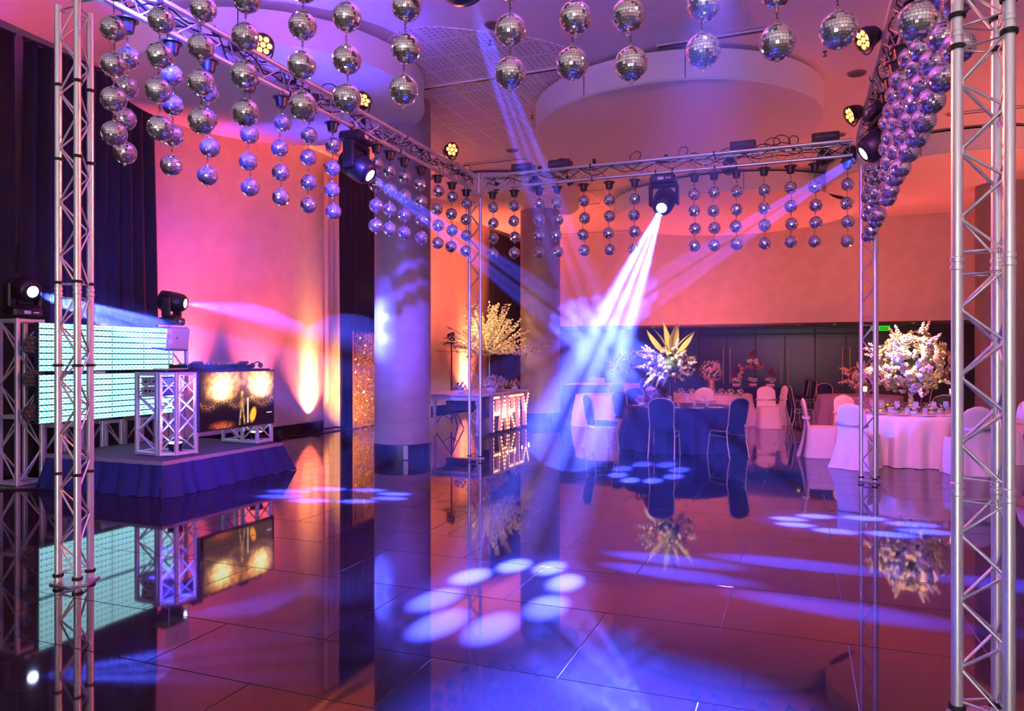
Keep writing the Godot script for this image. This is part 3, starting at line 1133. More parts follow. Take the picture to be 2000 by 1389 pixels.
func par_can(label: String, at: Vector3, aim: Vector3, lit: bool, energy := 10.0, angle := 32.0, group := "amber LED cans on the truss", c := AMBER_DEEP, face := "lens_amber") -> void:
	var o := thing("par_can", label, "stage light", at, 0, group)
	var dir := aim.normalized()
	var hb := facing(dir)
	var b := MB.new()
	var ax := Basis(Vector3(1, 0, 0), -PI / 2)   # +y of the profile points along -z (forward)
	b.lathe([Vector2(0.0, -0.1), Vector2(0.05, -0.1), Vector2(0.075, -0.07), Vector2(0.1, 0.0), Vector2(0.106, 0.06), Vector2(0.106, 0.075), Vector2(0.098, 0.075), Vector2(0.096, 0.055)], 20, Transform3D(ax, Vector3.ZERO))
	var can := part("can", b.mesh(M.black_metal), o, Vector3.ZERO, hb)
	var f := MB.new()
	f.lathe([Vector2(0.0, 0.054), Vector2(0.097, 0.054)], 20, Transform3D(ax, Vector3.ZERO))
	part("face_plate", f.mesh(M.black_plastic), can)
	var spots := [Vector2.ZERO]
	for k in 6:
		spots.append(Vector2(cos(TAU * k / 6), sin(TAU * k / 6)) * 0.062)
	for s in spots:
		var l := MB.new()
		l.lathe([Vector2(0.0, 0.068), Vector2(0.018, 0.066), Vector2(0.027, 0.056)], 12, Transform3D(ax, Vector3(s.x, s.y, 0)), true)
		part("led_lens", l.mesh(M[face] if lit else M.tinted_lens), can)
	var y := MB.new()
	var pts := []
	var rt := hb * Vector3.RIGHT
	for i in 9:
		var q := PI * i / 8.0
		pts.append(rt * cos(q) * 0.118 + Vector3(0, sin(q) * -0.15, 0))
	y.path(pts, 0.008, 5)
	part("bracket", y.mesh(M.black_metal), o)
	if lit:
		spot("par_beam", at + dir * 0.1, dir, c, energy, angle, 0.9, 0.09)


# ------------------------------------------------------------------ stage and DJ booth
func brace(parent: Node3D, a: Vector3, b: Vector3, y0: float, y1: float, n: int, flip := false, m: Material = null) -> void:
	# flat zigzag bars between two posts, each bar a part
	for i in n:
		var lo := lerpf(y0, y1, float(i) / n)
		var hi := lerpf(y0, y1, float(i + 1) / n)
		var p := a if (i % 2 == 0) != flip else b
		var q := b if (i % 2 == 0) != flip else a
		var mb := MB.new()
		mb.tube(Vector3(p.x, lo, p.z), Vector3(q.x, hi, q.z), 0.011, -1, 6)
		part("brace", mb.mesh(m if m else M.silver_tube), parent)


func post(parent: Node3D, x: float, z: float, y0: float, y1: float, w := 0.05) -> void:
	part("post", boxm(Vector3(w, y1 - y0, w), M.silver_tube, 0.006), parent, Vector3(x, (y0 + y1) / 2, z))


func rail(parent: Node3D, a: Vector3, b: Vector3, w := 0.05) -> void:
	var d := b - a
	part("rail", boxm(Vector3(w * 0.98, w * 0.98, d.length()), M.silver_tube, 0.006), parent, (a + b) / 2, facing(d))


func box_truss(called: String, label: String, x0: float, z0: float, w: float, d: float, h: float, mids: Array) -> Node3D:
	# square-tube tower with its near right foot at (x0, z0), reaching -w in x and -d in z
	var o := thing(called, label, "truss", Vector3(x0, 0, z0), 0, "square truss stands")
	var c := [Vector3(0, 0, 0), Vector3(-w, 0, 0), Vector3(-w, 0, -d), Vector3(0, 0, -d)]
	for p in c:
		post(o, p.x, p.z, 0, h)
	var levels := [0.025] + mids + [h - 0.025]
	for y in levels:
		for i in 4:
			var a: Vector3 = c[i]
			var b: Vector3 = c[(i + 1) % 4]
			var e := (b - a).normalized() * 0.025
			rail(o, a + e + Vector3(0, y, 0), b - e + Vector3(0, y, 0), 0.045)
	for i in 4:
		for k in levels.size() - 1:
			var n := maxi(1, int(round((levels[k + 1] - levels[k]) / 0.36)))
			brace(o, c[i], c[(i + 1) % 4], levels[k], levels[k + 1], n, i % 2 == 1)
	return o


func skirt(parent: Node3D, a: Vector3, b: Vector3, h: float, flare: float, sd: int) -> void:
	var d := b - a
	var side := Vector3(d.z, 0, -d.x).normalized() * -1.0
	var r := RandomNumberGenerator.new()
	r.seed = sd
	var cols := int(d.length() * 48)
	var offs := []
	for j in cols + 1:
		offs.append(0.0)
	var j0 := 0
	while j0 < cols:
		var w := r.randi_range(7, 16)
		var amp := r.randf_range(0.4, 1.0)
		for j in range(j0, mini(j0 + w, cols + 1)):
			offs[j] = amp * pow(absf(sin(PI * (j - j0) / w)), 0.45)
		j0 += w
	var rows := []
	for i in 7:
		var t := i / 6.0
		var line := []
		for j in cols + 1:
			var s := float(j) / cols
			line.append(a + d * s + d.normalized() * (s * 2.0 - 1.0) * (flare + 0.03) * t + side * (flare * t + offs[j] * (0.03 + 0.14 * t)) + Vector3(0, h * (1 - t) + 0.004 * t, 0))
		rows.append(line)
	var mb := MB.new()
	mb.sheet(rows, false, func(_p): return side)
	part("skirt", mb.mesh(M.skirt_cloth), parent)


func screen_picture() -> ImageTexture:
	var w := 448
	var h := 240
	var im := Image.create(w, h, false, Image.FORMAT_RGB8)
	var f := FastNoiseLite.new()
	f.seed = 9
	f.frequency = 0.03
	f.fractal_octaves = 4
	var g := FastNoiseLite.new()
	g.seed = 4
	g.frequency = 0.11
	for y in h:
		for x in w:
			var u := float(x) / w
			var v := float(y) / h
			var d1 := Vector2((u - 0.26) * 1.9, (v - 0.3) * 1.15).length()
			var d2 := Vector2((u - 0.8) * 1.9, (v - 0.26) * 1.15).length()
			var d3 := Vector2((u - 0.53) * 1.4, (v - 0.05) * 1.6).length()
			var n := f.get_noise_2d(x, y)
			var ang := atan2(v - 0.62, u - 0.53)
			var rays := 0.5 + 0.5 * g.get_noise_2d(ang * 60.0, 3.0)
			var a := exp(-d1 * d1 * 11.0) * 1.9 + exp(-d2 * d2 * 12.0) * 1.9
			var smoke := clampf((0.62 - v) * 2.2, 0, 1) * exp(-d3 * d3 * 3.0) * (0.35 + 0.5 * rays + 0.3 * n)
			var c := Color(0.08, 0.015, 0.07)
			c = c.lerp(Color(0.04, 0.02, 0.12), clampf((v - 0.5) * 2, 0, 1))
			c += Color(0.85, 0.5, 0.16) * smoke
			c += Color(1.0, 0.76, 0.44) * a * (0.85 + 0.4 * n)
			# crowd: bright specks along the middle
			var band := exp(-pow((v - 0.56 - 0.05 * sin(u * 17.0)) / 0.075, 2.0))
			var speck := clampf(g.get_noise_2d(x * 1.6, y * 1.6) * 4.0 - 0.5, 0, 1)
			if v > 0.46:
				c = c.lerp(Color(0.05, 0.012, 0.06), clampf((v - 0.46) * 9.0, 0, 0.92))
				c += Color(1.0, 0.66, 0.36) * speck * band
			# low fire glow
			var df := Vector2((u - 0.27) * 5.0, (v - 0.95) * 9.0).length()
			c += Color(1.0, 0.42, 0.12) * clampf(1.0 - df, 0, 1) * (0.5 + 0.9 * speck + 0.4 * n)
			# a standing performer and an instrument
			var px := u - 0.535
			var body := 0.0
			if v > 0.42 and v < 0.62:
				body = clampf(1.0 - absf(px) / (0.03 + 0.02 * (v - 0.42) * 5.0), 0, 1)
			elif v >= 0.62 and v < 0.97:
				var k := absf(absf(px) - 0.01 - (v - 0.62) * 0.07)
				body = clampf(1.0 - k / 0.022, 0, 1)
			if Vector2(px * 1.87, (v - 0.385)).length() < 0.035:
				body = 1.0
			c = c.lerp(Color(0.92, 0.68, 0.4), body * (0.55 + 0.6 * n))
			var pc := clampf(1.0 - absf(u - 0.615) / 0.02, 0, 1) * (1.0 if v > 0.48 and v < 0.95 else 0.0)
			c = c.lerp(Color(1.0, 0.9, 0.75), pc * 0.8)
			var iv := Vector2((u - 0.69 + (v - 0.78) * 0.12) / 0.055, (v - 0.8) / 0.17).length()
			c = c.lerp(Color(0.95, 0.55, 0.12), clampf((1.0 - iv) * 2.5, 0, 1))
			if v > 0.78 and v < 0.795 and u > 0.885 and u < 0.965 and int(u * 220) % 5 != 0:
				c = Color(0.9, 0.92, 1.0)
			im.set_pixel(x, y, Color(clampf(c.r, 0, 1), clampf(c.g, 0, 1), clampf(c.b, 0, 1)))
	return ImageTexture.create_from_image(im)


func build_stage() -> void:
	var H := 0.4
	var st := thing("stage_platform", "low carpeted stage platform with a pleated blue skirt", "stage", Vector3(0, 0, 0))
	var x0 := -8.84
	var x1 := -6.92
	var z0 := -8.62
	var z1 := -6.5
	part("deck", boxm(Vector3(x1 - x0, 0.06, z1 - z0), M.stage_carpet, 0.004), st, Vector3((x0 + x1) / 2, H - 0.03, (z0 + z1) / 2))
	var e := MB.new()
	e.box(Vector3((x0 + x1) / 2, H - 0.028, z1 + 0.006), Vector3(x1 - x0 + 0.02, 0.05, 0.012))
	e.box(Vector3(x1 + 0.006, H - 0.028, (z0 + z1) / 2), Vector3(0.012, 0.05, z1 - z0 + 0.02))
	part("edge_trim", e.mesh(M.stage_edge), st)
	skirt(st, Vector3(x0, 0, z1 + 0.014), Vector3(x1 + 0.014, 0, z1 + 0.014), H - 0.045, 0.04, 5)
	skirt(st, Vector3(x1 + 0.014, 0, z1 + 0.014), Vector3(x1 + 0.014, 0, z0), H - 0.045, 0.07, 6)
	skirt(st, Vector3(x1 + 0.014, 0, z0 - 0.01), Vector3(x0, 0, z0 - 0.01), H - 0.045, 0.05, 8)
	var fr := MB.new()
	for px in [x0 + 0.05, x1 - 0.05]:
		for pz in [z0 + 0.05, z1 - 0.05]:
			fr.tube(Vector3(px, 0, pz), Vector3(px, H - 0.06, pz), 0.02)
	part("legs", fr.mesh(M.silver_tube), st)
	# booth frame of square tube
	var T := 1.43
	var bo := thing("dj_booth", "silver lattice DJ booth frame standing on the stage", "booth", Vector3.ZERO)
	var ps := [Vector3(-7.72, 0, -6.86), Vector3(-7.36, 0, -6.83), Vector3(-7.3, 0, -6.82), Vector3(-7.14, 0, -6.92), Vector3(-7.11, 0, -7.2), Vector3(-7.34, 0, -7.16), Vector3(-7.72, 0, -7.16)]
	var pe := [Vector3(-7.74, 0, -8.36), Vector3(-7.36, 0, -8.32), Vector3(-7.12, 0, -8.34), Vector3(-7.11, 0, -8.62), Vector3(-7.36, 0, -8.62), Vector3(-7.74, 0, -8.62)]
	for p in ps + pe:
		post(bo, p.x, p.z, H, T, 0.045)
	for pr in [[0, 1, true], [2, 3, false], [3, 4, true], [5, 2, false], [0, 6, true], [4, 5, true], [6, 5, false]]:
		var a: Vector3 = ps[pr[0]]
		var b: Vector3 = ps[pr[1]]
		for y in [H + 0.025, T - 0.025]:
			rail(bo, a + Vector3(0, y, 0), b + Vector3(0, y, 0), 0.042)
		brace(bo, a, b, H + 0.05, T - 0.05, 4, pr[2])
	for pr in [[0, 1, true], [1, 2, false], [2, 3, true], [3, 4, true], [4, 1, false], [0, 5, true]]:
		var a: Vector3 = pe[pr[0]]
		var b: Vector3 = pe[pr[1]]
		for y in [H + 0.025, T - 0.025]:
			rail(bo, a + Vector3(0, y, 0), b + Vector3(0, y, 0), 0.042)
		brace(bo, a, b, H + 0.05, T - 0.05, 4, pr[2])
	rail(bo, Vector3(-7.11, T - 0.022, -7.2), Vector3(-7.11, T - 0.022, -8.34), 0.045)
	rail(bo, Vector3(-7.72, T - 0.022, -7.16), Vector3(-7.74, T - 0.022, -8.36), 0.045)
	part("table_top", boxm(Vector3(0.62, 0.025, 1.72), M.black_plastic, 0.005), bo, Vector3(-7.42, T + 0.014, -7.74))
	part("shelf", boxm(Vector3(0.42, 0.02, 0.3), M.silver_tube, 0.004), bo, Vector3(-7.53, 1.13, -7.0))
	# amplifiers on the shelf
	for k in 2:
		var am := thing("amplifier", "grey rack amplifier in the booth tower, %s one" % ["lower", "upper"][k], "amplifier", Vector3(-7.5, 1.145 + k * 0.115, -7.0), 0, "rack amplifiers")
		part("case", boxm(Vector3(0.3, 0.1, 0.24), M.grey_plastic, 0.006), am, Vector3(0, 0.05, 0))
		part("front_panel", boxm(Vector3(0.31, 0.1, 0.012), M.silver_tube, 0.003), am, Vector3(0, 0.05, 0.125))
		for q in 3:
			var kb := MB.new()
			kb.lathe([Vector2(0.016, 0), Vector2(0.014, 0.015), Vector2(0, 0.015)], 10, Transform3D(Basis(Vector3(1, 0, 0), PI / 2), Vector3(-0.08 + q * 0.07, 0.05, 0.131)))
			part("knob", kb.mesh(M.black_plastic), am)
	# the big screen on the booth front
	var tv := thing("tv_screen", "large flat screen showing a fiery concert on the booth front", "screen", Vector3(-7.075, 1.05, -7.91))
	part("housing", boxm(Vector3(0.05, 0.77, 1.42), M.black_plastic, 0.008), tv)
	var sm := mat("screen_image", Color(0.02, 0.02, 0.02), 0.25)
	sm.emission_enabled = true
	sm.emission_texture = screen_picture()
	sm.emission = Color.BLACK
	sm.emission_energy_multiplier = 2.6
	var sc := MB.new()
	sc.quad(Vector3(0.0262, -0.37, 0.695), Vector3(0.0262, -0.37, -0.695), Vector3(0.0262, 0.37, -0.695), Vector3(0.0262, 0.37, 0.695), Vector3(1, 0, 0))
	part("display", sc.mesh(sm), tv)
	area("tv_light", Vector3(-7.04, 1.05, -7.91), Vector3(1, 0, 0), Vector2(1.3, 0.7), Color(1.0, 0.72, 0.42), 0.05)
	# wash lights on the stage floor inside the booth ends
	var wl := [[Vector3(-7.24, H, -7.0), Vector3(0.1, 1, 0.12), "inside the near end of the booth"], [Vector3(-7.24, H, -8.46), Vector3(0.08, 1, 0.1), "inside the far end of the booth"]]
	for w in wl:
		var o := thing("wash_light", "round glowing wash light " + w[2], "stage light", w[0], 0, "booth wash lights")
		var hb := Basis(Quaternion(Vector3.UP, (w[1] as Vector3).normalized()))
		var b := MB.new()
		b.lathe([Vector2(0.0, 0.0), Vector2(0.06, 0.0), Vector2(0.085, 0.05), Vector2(0.095, 0.1), Vector2(0.088, 0.1), Vector2(0.085, 0.09)], 20)
		part("can", b.mesh(M.black_metal), o, Vector3(0, 0.06, 0), hb)
		b = MB.new()
		b.lathe([Vector2(0, 0.094), Vector2(0.086, 0.09)], 20)
		part("lens", b.mesh(M.wash_face), o, Vector3(0, 0.06, 0), hb)
		b = MB.new()
		b.box(Vector3(0, 0.012, 0), Vector3(0.14, 0.024, 0.1), Basis(), 0.004)
		b.tube(Vector3(-0.1, 0.02, 0), Vector3(-0.1, 0.12, 0), 0.006)
		b.tube(Vector3(0.1, 0.02, 0), Vector3(0.1, 0.12, 0), 0.006)
		b.tube(Vector3(-0.1, 0.02, 0), Vector3(0.1, 0.02, 0), 0.006)
		part("stand", b.mesh(M.black_metal), o)
		spot("wash_beam", w[0] + hb * Vector3(0, 0.17, 0) + Vector3(0, 0.0, 0), w[1], BLUE, WASH, 35, 0.9, 0.07)
	# laptop on its raised stand
	var lp := thing("laptop", "silver laptop with its lid towards the room on a raised stand", "laptop", Vector3(-7.3, 1.7, -7.05))
	part("lid", boxm(Vector3(0.012, 0.25, 0.36), M.laptop_silver, 0.005), lp, Vector3(0.05, 0.145, 0), Basis(Vector3(0, 0, 1), -0.12))
	var dot := MB.new()
	dot.lathe([Vector2(0, 0.0), Vector2(0.012, 0.0)], 12, Transform3D(Basis(Vector3(0, 0, 1), -PI / 2 - 0.12), Vector3(0.0575, 0.15, 0.02)))
	part("lid_badge", dot.mesh(M.black_plastic), lp)
	part("keyboard_base", boxm(Vector3(0.24, 0.018, 0.36), M.black_plastic, 0.004), lp, Vector3(-0.08, 0.015, 0), Basis(Vector3(0, 0, 1), -0.12))
	var ls := thing("laptop_stand", "thin folding stand lifting the laptop above the booth", "laptop stand", Vector3(-7.3, T + 0.028, -7.05))
	var lb := MB.new()
	for s in [-0.15, 0.15]:
		lb.path([Vector3(-0.19, 0.01, s), Vector3(0.06, 0.01, s), Vector3(0.06, 0.24, s), Vector3(-0.18, 0.275, s)], 0.009, 6)
	lb.tube(Vector3(0.06, 0.01, -0.15), Vector3(0.06, 0.01, 0.15), 0.008)
	part("frame", lb.mesh(M.silver_tube), ls)
	part("plate", boxm(Vector3(0.25, 0.006, 0.32), M.black_plastic), ls, Vector3(-0.05, 0.262, 0), Basis(Vector3(0, 0, 1), -0.12))
	# decks and mixer
	var gear := [[-7.35, "black DJ deck beside the laptop stand", 0.3], [-7.75, "black DJ mixer in the middle of the booth", 0.36], [-8.2, "black DJ deck at the far end of the booth", 0.3]]
	for q in gear.size():
		var gz: float = gear[q][0]
		var wz: float = gear[q][2]
		var d := thing("dj_deck" if q != 1 else "dj_mixer", gear[q][1], "DJ deck" if q != 1 else "mixer", Vector3(-7.38, T + 0.028, gz), 0, "decks on the booth")
		part("case", boxm(Vector3(0.36, 0.06, wz), M.black_plastic, 0.008), d, Vector3(0, 0.03, 0))
		if q != 1:
			var j := MB.new()
			j.lathe([Vector2(0.1, 0), Vector2(0.105, 0.006), Vector2(0.1, 0.018), Vector2(0, 0.02)], 24)
			part("jog_wheel", j.mesh(M.silver_tube), d, Vector3(-0.03, 0.06, 0))
			part("display", boxm(Vector3(0.08, 0.03, 0.16), M.grey_plastic, 0.004), d, Vector3(0.13, 0.075, 0), Basis(Vector3(0, 0, 1), 0.5))
		for a in 3:
			for c in 4:
				var kb := MB.new()
				kb.lathe([Vector2(0.011, 0), Vector2(0.009, 0.02), Vector2(0, 0.02)], 8)
				part("knob", kb.mesh(M.silver_tube if (a + c) % 2 else M.grey_plastic), d, Vector3(-0.14 + c * 0.05 if q == 1 else 0.04 + c * 0.02, 0.06, -wz / 2 + 0.06 + a * (wz - 0.12) / 2))
	var hp := thing("headphones", "black headphones lying on the booth's far end", "headphones", Vector3(-7.25, T + 0.028, -8.48))
	var pts := []
	for i in 11:
		var t := PI * i / 10.0
		pts.append(Vector3(0.02 * sin(t), 0.04 + sin(t) * 0.05, cos(t) * 0.08))
	var hm := MB.new()
	hm.path(pts, 0.01, 6)
	part("band", hm.mesh(M.black_plastic), hp)
	for s in [-1.0, 1.0]:
		var c := MB.new()
		c.lathe([Vector2(0, 0), Vector2(0.035, 0), Vector2(0.04, 0.012), Vector2(0.035, 0.03), Vector2(0, 0.03)], 14, Transform3D(Basis(Vector3(1, 0, 0), PI / 2 * s), Vector3(0, 0.042, s * 0.066)))
		part("ear_cup", c.mesh(M.grey_plastic), hp)

	# LED wall behind the stage
	var im := Image.create(128, 16, false, Image.FORMAT_RGB8)
	for y in 16:
		for x in 128:
			var u := (x % 16) / 15.0 - 0.5
			var w := y / 15.0 - 0.5
			var d := minf(absf(u - w), absf(u + w))
			var k := clampf(1.15 - d * 3.6, 0, 1)
			var c := Color(0.25, 0.74, 0.8).lerp(Color(0.9, 1.0, 1.0), k)
			if Vector2(u, w).length() < 0.11:
				c = Color(0.1, 0.5, 0.45)
			im.set_pixel(x, y, c)
	var lm := mat("led_strip", Color(0.05, 0.08, 0.08), 0.4)
	lm.emission_enabled = true
	lm.emission = Color.BLACK
	lm.emission_texture = ImageTexture.create_from_image(im)
	lm.emission_energy_multiplier = 2.4
	var strip := MB.new()
	strip.quad(Vector3(0.012, -0.029, 0.258), Vector3(0.012, -0.029, -0.258), Vector3(0.012, 0.029, -0.258), Vector3(0.012, 0.029, 0.258), Vector3(1, 0, 0))
	strip.quad(Vector3(0.012, 0.029, 0.258), Vector3(0.012, 0.029, -0.258), Vector3(0, 0.031, -0.26), Vector3(0, 0.031, 0.26), Vector3(0, 1, 0))
	strip.quad(Vector3(0.012, -0.029, 0.258), Vector3(0.012, -0.029, -0.258), Vector3(0, -0.031, -0.26), Vector3(0, -0.031, 0.26), Vector3(0, -1, 0))
	var strip_mesh := strip.mesh(lm)
	for row in 2:
		for col in 4:
			var z := -6.404 - 0.2625 - col * 0.526
			var y := (0.776 if row == 0 else 1.432) + 0.31
			var p := thing("led_screen", "cyan lit LED panel, %s row, %s from the left" % [["lower", "upper"][row], ORD[col]], "LED screen", Vector3(-8.9, y, z), 0, "LED panels behind the stage")
			part("cabinet", boxm(Vector3(0.08, 0.62, 0.524), M.led_board, 0.004), p, Vector3(-0.003, 0, 0))
			for s in 8:
				part("led_strip", strip_mesh, p, Vector3(0.037, -0.271 + s * 0.0775, 0))
			if row == 1 and col == 1 or row == 0 and col == 1:
				part("lifting_bracket", boxm(Vector3(0.05, 0.03, 0.16), M.silver_tube, 0.004), p, Vector3(0, 0.323, -0.1))
	area("led_wall_light", Vector3(-8.83, 1.42, -7.46), Vector3(1, 0, 0), Vector2(2.1, 1.25), Color(0.45, 0.75, 1.0), LEDW)
	# stands under the LED wall
	for k in 3:
		box_truss("led_stand", "short silver truss stand under the LED wall, %s" % ["nearest the tower", "behind the stage's near edge", "hidden behind the booth"][k], -8.93, -6.75 - k * 0.62, 0.3, 0.3, 0.745, [])
	# lighting towers at both ends of the LED wall
	box_truss("light_tower", "square silver truss tower with three dark cans at the left edge", -9.12, -6.32, 0.32, 0.32, 2.1, [0.86])
	box_truss("light_tower", "square truss tower behind the far end of the LED wall", -9.1, -8.7, 0.32, 0.32, 2.1, [1.05])
	moving_head("glowing moving head on the tower at the left edge", Vector3(-9.28, 2.1, -6.5), false, Vector3(0.9, 0, -5.6), POWER * 0.4)
	moving_head("moving head beaming right from the tower behind the laptop", Vector3(-9.26, 2.1, -8.88), false, Vector3(-5.75, 2.0, -10.25), POWER * 0.007, 0.0, 11.0)
	var cy := [1.78, 1.36, 0.93]
	for k in 3:
		par_can("unlit dark can on the left tower, %s" % ["highest", "middle", "lowest"][k], Vector3(-8.98, cy[k], -6.42), Vector3(0.8, -0.1, 0.7), false, 0, 0, "dark cans on the left tower")
	# cables trailing over the floor
	var cb := MB.new()
	var cp := []
	for i in 40:
		var t := i / 39.0
		cp.append(Vector3(-9.9 + 2.2 * t, 0.012, -6.05 + 0.16 * sin(t * 7.0) - 0.1 * t))
	cb.path(cp, 0.012, 6)
	single("floor_cable", cb.mesh(M.rubber), "black cable trailing over the floor before the left tower", "cable")
	cb = MB.new()
	cp = []
	for i in 40:
		var t := i / 39.0
		cp.append(Vector3(-9.6 + 0.12 * sin(t * 9.0), 0.012, -8.9 - 5.2 * t))
	cb.path(cp, 0.012, 6)
	single("floor_cable", cb.mesh(M.rubber), "black cable along the foot of the pink wall", "cable")


# ------------------------------------------------------------------ wall washers
func uplight(label: String, at: Vector3, aim: Vector3, c: Color, energy: float, angle := 30.0, face := "uplight_face", group := "amber floor uplights", core := 0.0) -> void:
	var o := thing("uplight", label, "uplight", at, 0, group)
	var hb := Basis(Quaternion(Vector3.UP, aim.normalized()))
	var b := MB.new()
	b.lathe([Vector2(0, 0), Vector2(0.06, 0), Vector2(0.08, 0.03), Vector2(0.085, 0.13), Vector2(0.078, 0.13), Vector2(0.075, 0.118)], 18)
	part("can", b.mesh(M.black_metal), o, Vector3(0, 0.03, 0), hb)
	b = MB.new()
	b.lathe([Vector2(0, 0.122), Vector2(0.076, 0.119)], 18)
	part("lens", b.mesh(M[face]), o, Vector3(0, 0.03, 0), hb)
	part("foot", boxm(Vector3(0.16, 0.03, 0.12), M.black_metal, 0.005), o, Vector3(0, 0.015, 0))
	spot("uplight_beam", at + hb * Vector3(0, 0.165, 0), aim, c, energy, angle, 1.0, 0.06)
	if core > 0.0:
		for q in [-0.05, 0.0, 0.05]:
			spot("uplight_core", at + hb * Vector3(0, 0.165, 0) + Vector3(0, 0, q), aim + Vector3(-0.14, 0, q * 1.2), Color(1.0, 0.58, 0.32), core * 0.5, 12, 1.0, 0.02)


# ------------------------------------------------------------------ bar, sequin wall
func build_bar() -> void:
	var x0 := -7.25
	var x1 := -6.05
	var z0 := -16.35
	var z1 := -13.75
	var t := thing("bar_table", "white bar table with turned legs behind the far left tower", "table", Vector3.ZERO)
	part("table_top", boxm(Vector3(x1 - x0 + 0.1, 0.05, z1 - z0 + 0.1), M.white_lacquer, 0.012), t, Vector3((x0 + x1) / 2, 0.845, (z0 + z1) / 2))
	var ap := MB.new()
	ap.box(Vector3((x0 + x1) / 2, 0.78, z1 - 0.04), Vector3(x1 - x0 - 0.08, 0.09, 0.03))
	ap.box(Vector3((x0 + x1) / 2, 0.78, z0 + 0.04), Vector3(x1 - x0 - 0.08, 0.09, 0.03))
	ap.box(Vector3(x0 + 0.04, 0.78, (z0 + z1) / 2), Vector3(0.03, 0.09, z1 - z0 - 0.08))
	ap.box(Vector3(x1 - 0.12, 0.78, (z0 + z1) / 2), Vector3(0.03, 0.09, z1 - z0 - 0.08))
	part("apron", ap.mesh(M.white_lacquer), t)
	var leg := MB.new()
	leg.lathe([Vector2(0.0, 0), Vector2(0.028, 0), Vector2(0.034, 0.03), Vector2(0.022, 0.07), Vector2(0.03, 0.12), Vector2(0.046, 0.2), Vector2(0.05, 0.3), Vector2(0.03, 0.36), Vector2(0.042, 0.39), Vector2(0.028, 0.42), Vector2(0.038, 0.55), Vector2(0.032, 0.62), Vector2(0.05, 0.65), Vector2(0.05, 0.82)], 14, Transform3D(), true)
	var lm := leg.mesh(M.white_lacquer)
	for p in [Vector3(x0 + 0.08, 0, z1 - 0.08), Vector3(x1 - 0.14, 0, z1 - 0.1), Vector3(x0 + 0.08, 0, z0 + 0.08), Vector3(x1 - 0.14, 0, z0 + 0.08)]:
		part("leg", lm, t, p)
	part("dark_panel", boxm(Vector3(x1 - x0 - 0.3, 0.2, 0.02), M.bar_front, 0.004), t, Vector3((x0 + x1) / 2 + 0.06, 0.6, z1 - 0.35))
	part("back_panel", boxm(Vector3(0.02, 0.78, z1 - z0 - 0.1), M.bar_front, 0.004), t, Vector3(x1 - 0.07, 0.42, (z0 + z1) / 2))
	# the five marquee letters on the bar front: each a white box letter edged with bulbs
	var strokes := {
		"P": [[0, 0, 0, 1], [0, 1, 0.72, 1], [0.72, 1, 0.72, 0.5], [0.72, 0.5, 0, 0.5]],
		"A": [[0, 0, 0.4, 1], [0.4, 1, 0.8, 0], [0.17, 0.36, 0.63, 0.36]],
		"R": [[0, 0, 0, 1], [0, 1, 0.7, 1], [0.7, 1, 0.7, 0.52], [0.7, 0.52, 0, 0.52], [0.25, 0.52, 0.75, 0]],
		"T": [[0.4, 0, 0.4, 1], [0, 1, 0.8, 1]],
		"Y": [[0.4, 0, 0.4, 0.48], [0.4, 0.48, 0, 1], [0.4, 0.48, 0.8, 1]]}
	var word := "PARTY"
	var bulb := MB.new()
	bulb.ball(Vector3.ZERO, 0.019, 8, 6)
	var bulb_mesh := bulb.mesh(M.bulb_warm)
	for i in 5:
		var z := -14.1 - i * 0.44
		var o := thing("marquee_letter", "white bulb-lit marquee letter %s on the bar front" % word[i], "letter", Vector3(x1 + 0.02, 0.04, z), 0, "lit PARTY letters")
		var W := 0.44
		var Hh := 0.68
		var m := MB.new()
		var bulbs := {}
		for s in strokes[word[i]]:
			var a := Vector3(0.03, s[1] * Hh + 0.05, -s[0] * W - 0.04)
			var b := Vector3(0.03, s[3] * Hh + 0.05, -s[2] * W - 0.04)
			var d := b - a
			m.box((a + b) / 2, Vector3(0.06, 0.09, d.length() + 0.09), facing(d), 0.006)
			var n := int(round(d.length() / 0.085))
			for q in n + 1:
				var p := a + d * (float(q) / n) + Vector3(0.038, 0, 0)
				bulbs[Vector3i((p * 40).round())] = p
		part("letter_body", m.mesh(M.letter_white), o)
		for p in bulbs.values():
			part("bulb", bulb_mesh, o, p)
		omni("marquee_light", Vector3(x1 + 0.16, 0.42, z - 0.22), Color(1.0, 0.75, 0.5), 0.25, 0.01)
	# flowers and jars on the bar top
	flower_bowl("low bunch of pale roses on the bar's near corner", Vector3(-6.62, 0.87, -13.95), 0.13, 16, "cream_petal", 3)
	flower_bowl("wide bunch of pale roses in the middle of the bar", Vector3(-6.2, 0.87, -14.6), 0.2, 30, "cream_petal", 4)
	flower_bowl("second wide bunch of pale roses along the bar", Vector3(-6.22, 0.87, -15.1), 0.18, 26, "white_petal", 5)
	flower_bowl("small bunch of pale roses at the bar's far end", Vector3(-6.25, 0.87, -16.1), 0.13, 16, "cream_petal", 6)
	# blossom branches over the bar
	var tr := thing("blossom_tree", "fan of lit blossom branches rising over the bar", "flowers", Vector3(-6.7, 0.87, -15.65))
	var v := MB.new()
	v.lathe([Vector2(0, 0), Vector2(0.14, 0), Vector2(0.14, 0.015), Vector2(0.02, 0.03), Vector2(0.014, 0.5), Vector2(0.014, 0.78), Vector2(0.07, 0.8), Vector2(0.1, 0.86), Vector2(0, 0.86)], 16)
	part("stand", v.mesh(M.clear_glass), tr)
	rng.seed = 77
	var bl := MB.new()
	for k in 5:
		var tt := TAU * k / 5
		bl.ball(Vector3(cos(tt) * 0.011, 0, sin(tt) * 0.011), 0.011, 5, 3, Vector3(1, 0.7, 1))
	var spots := []
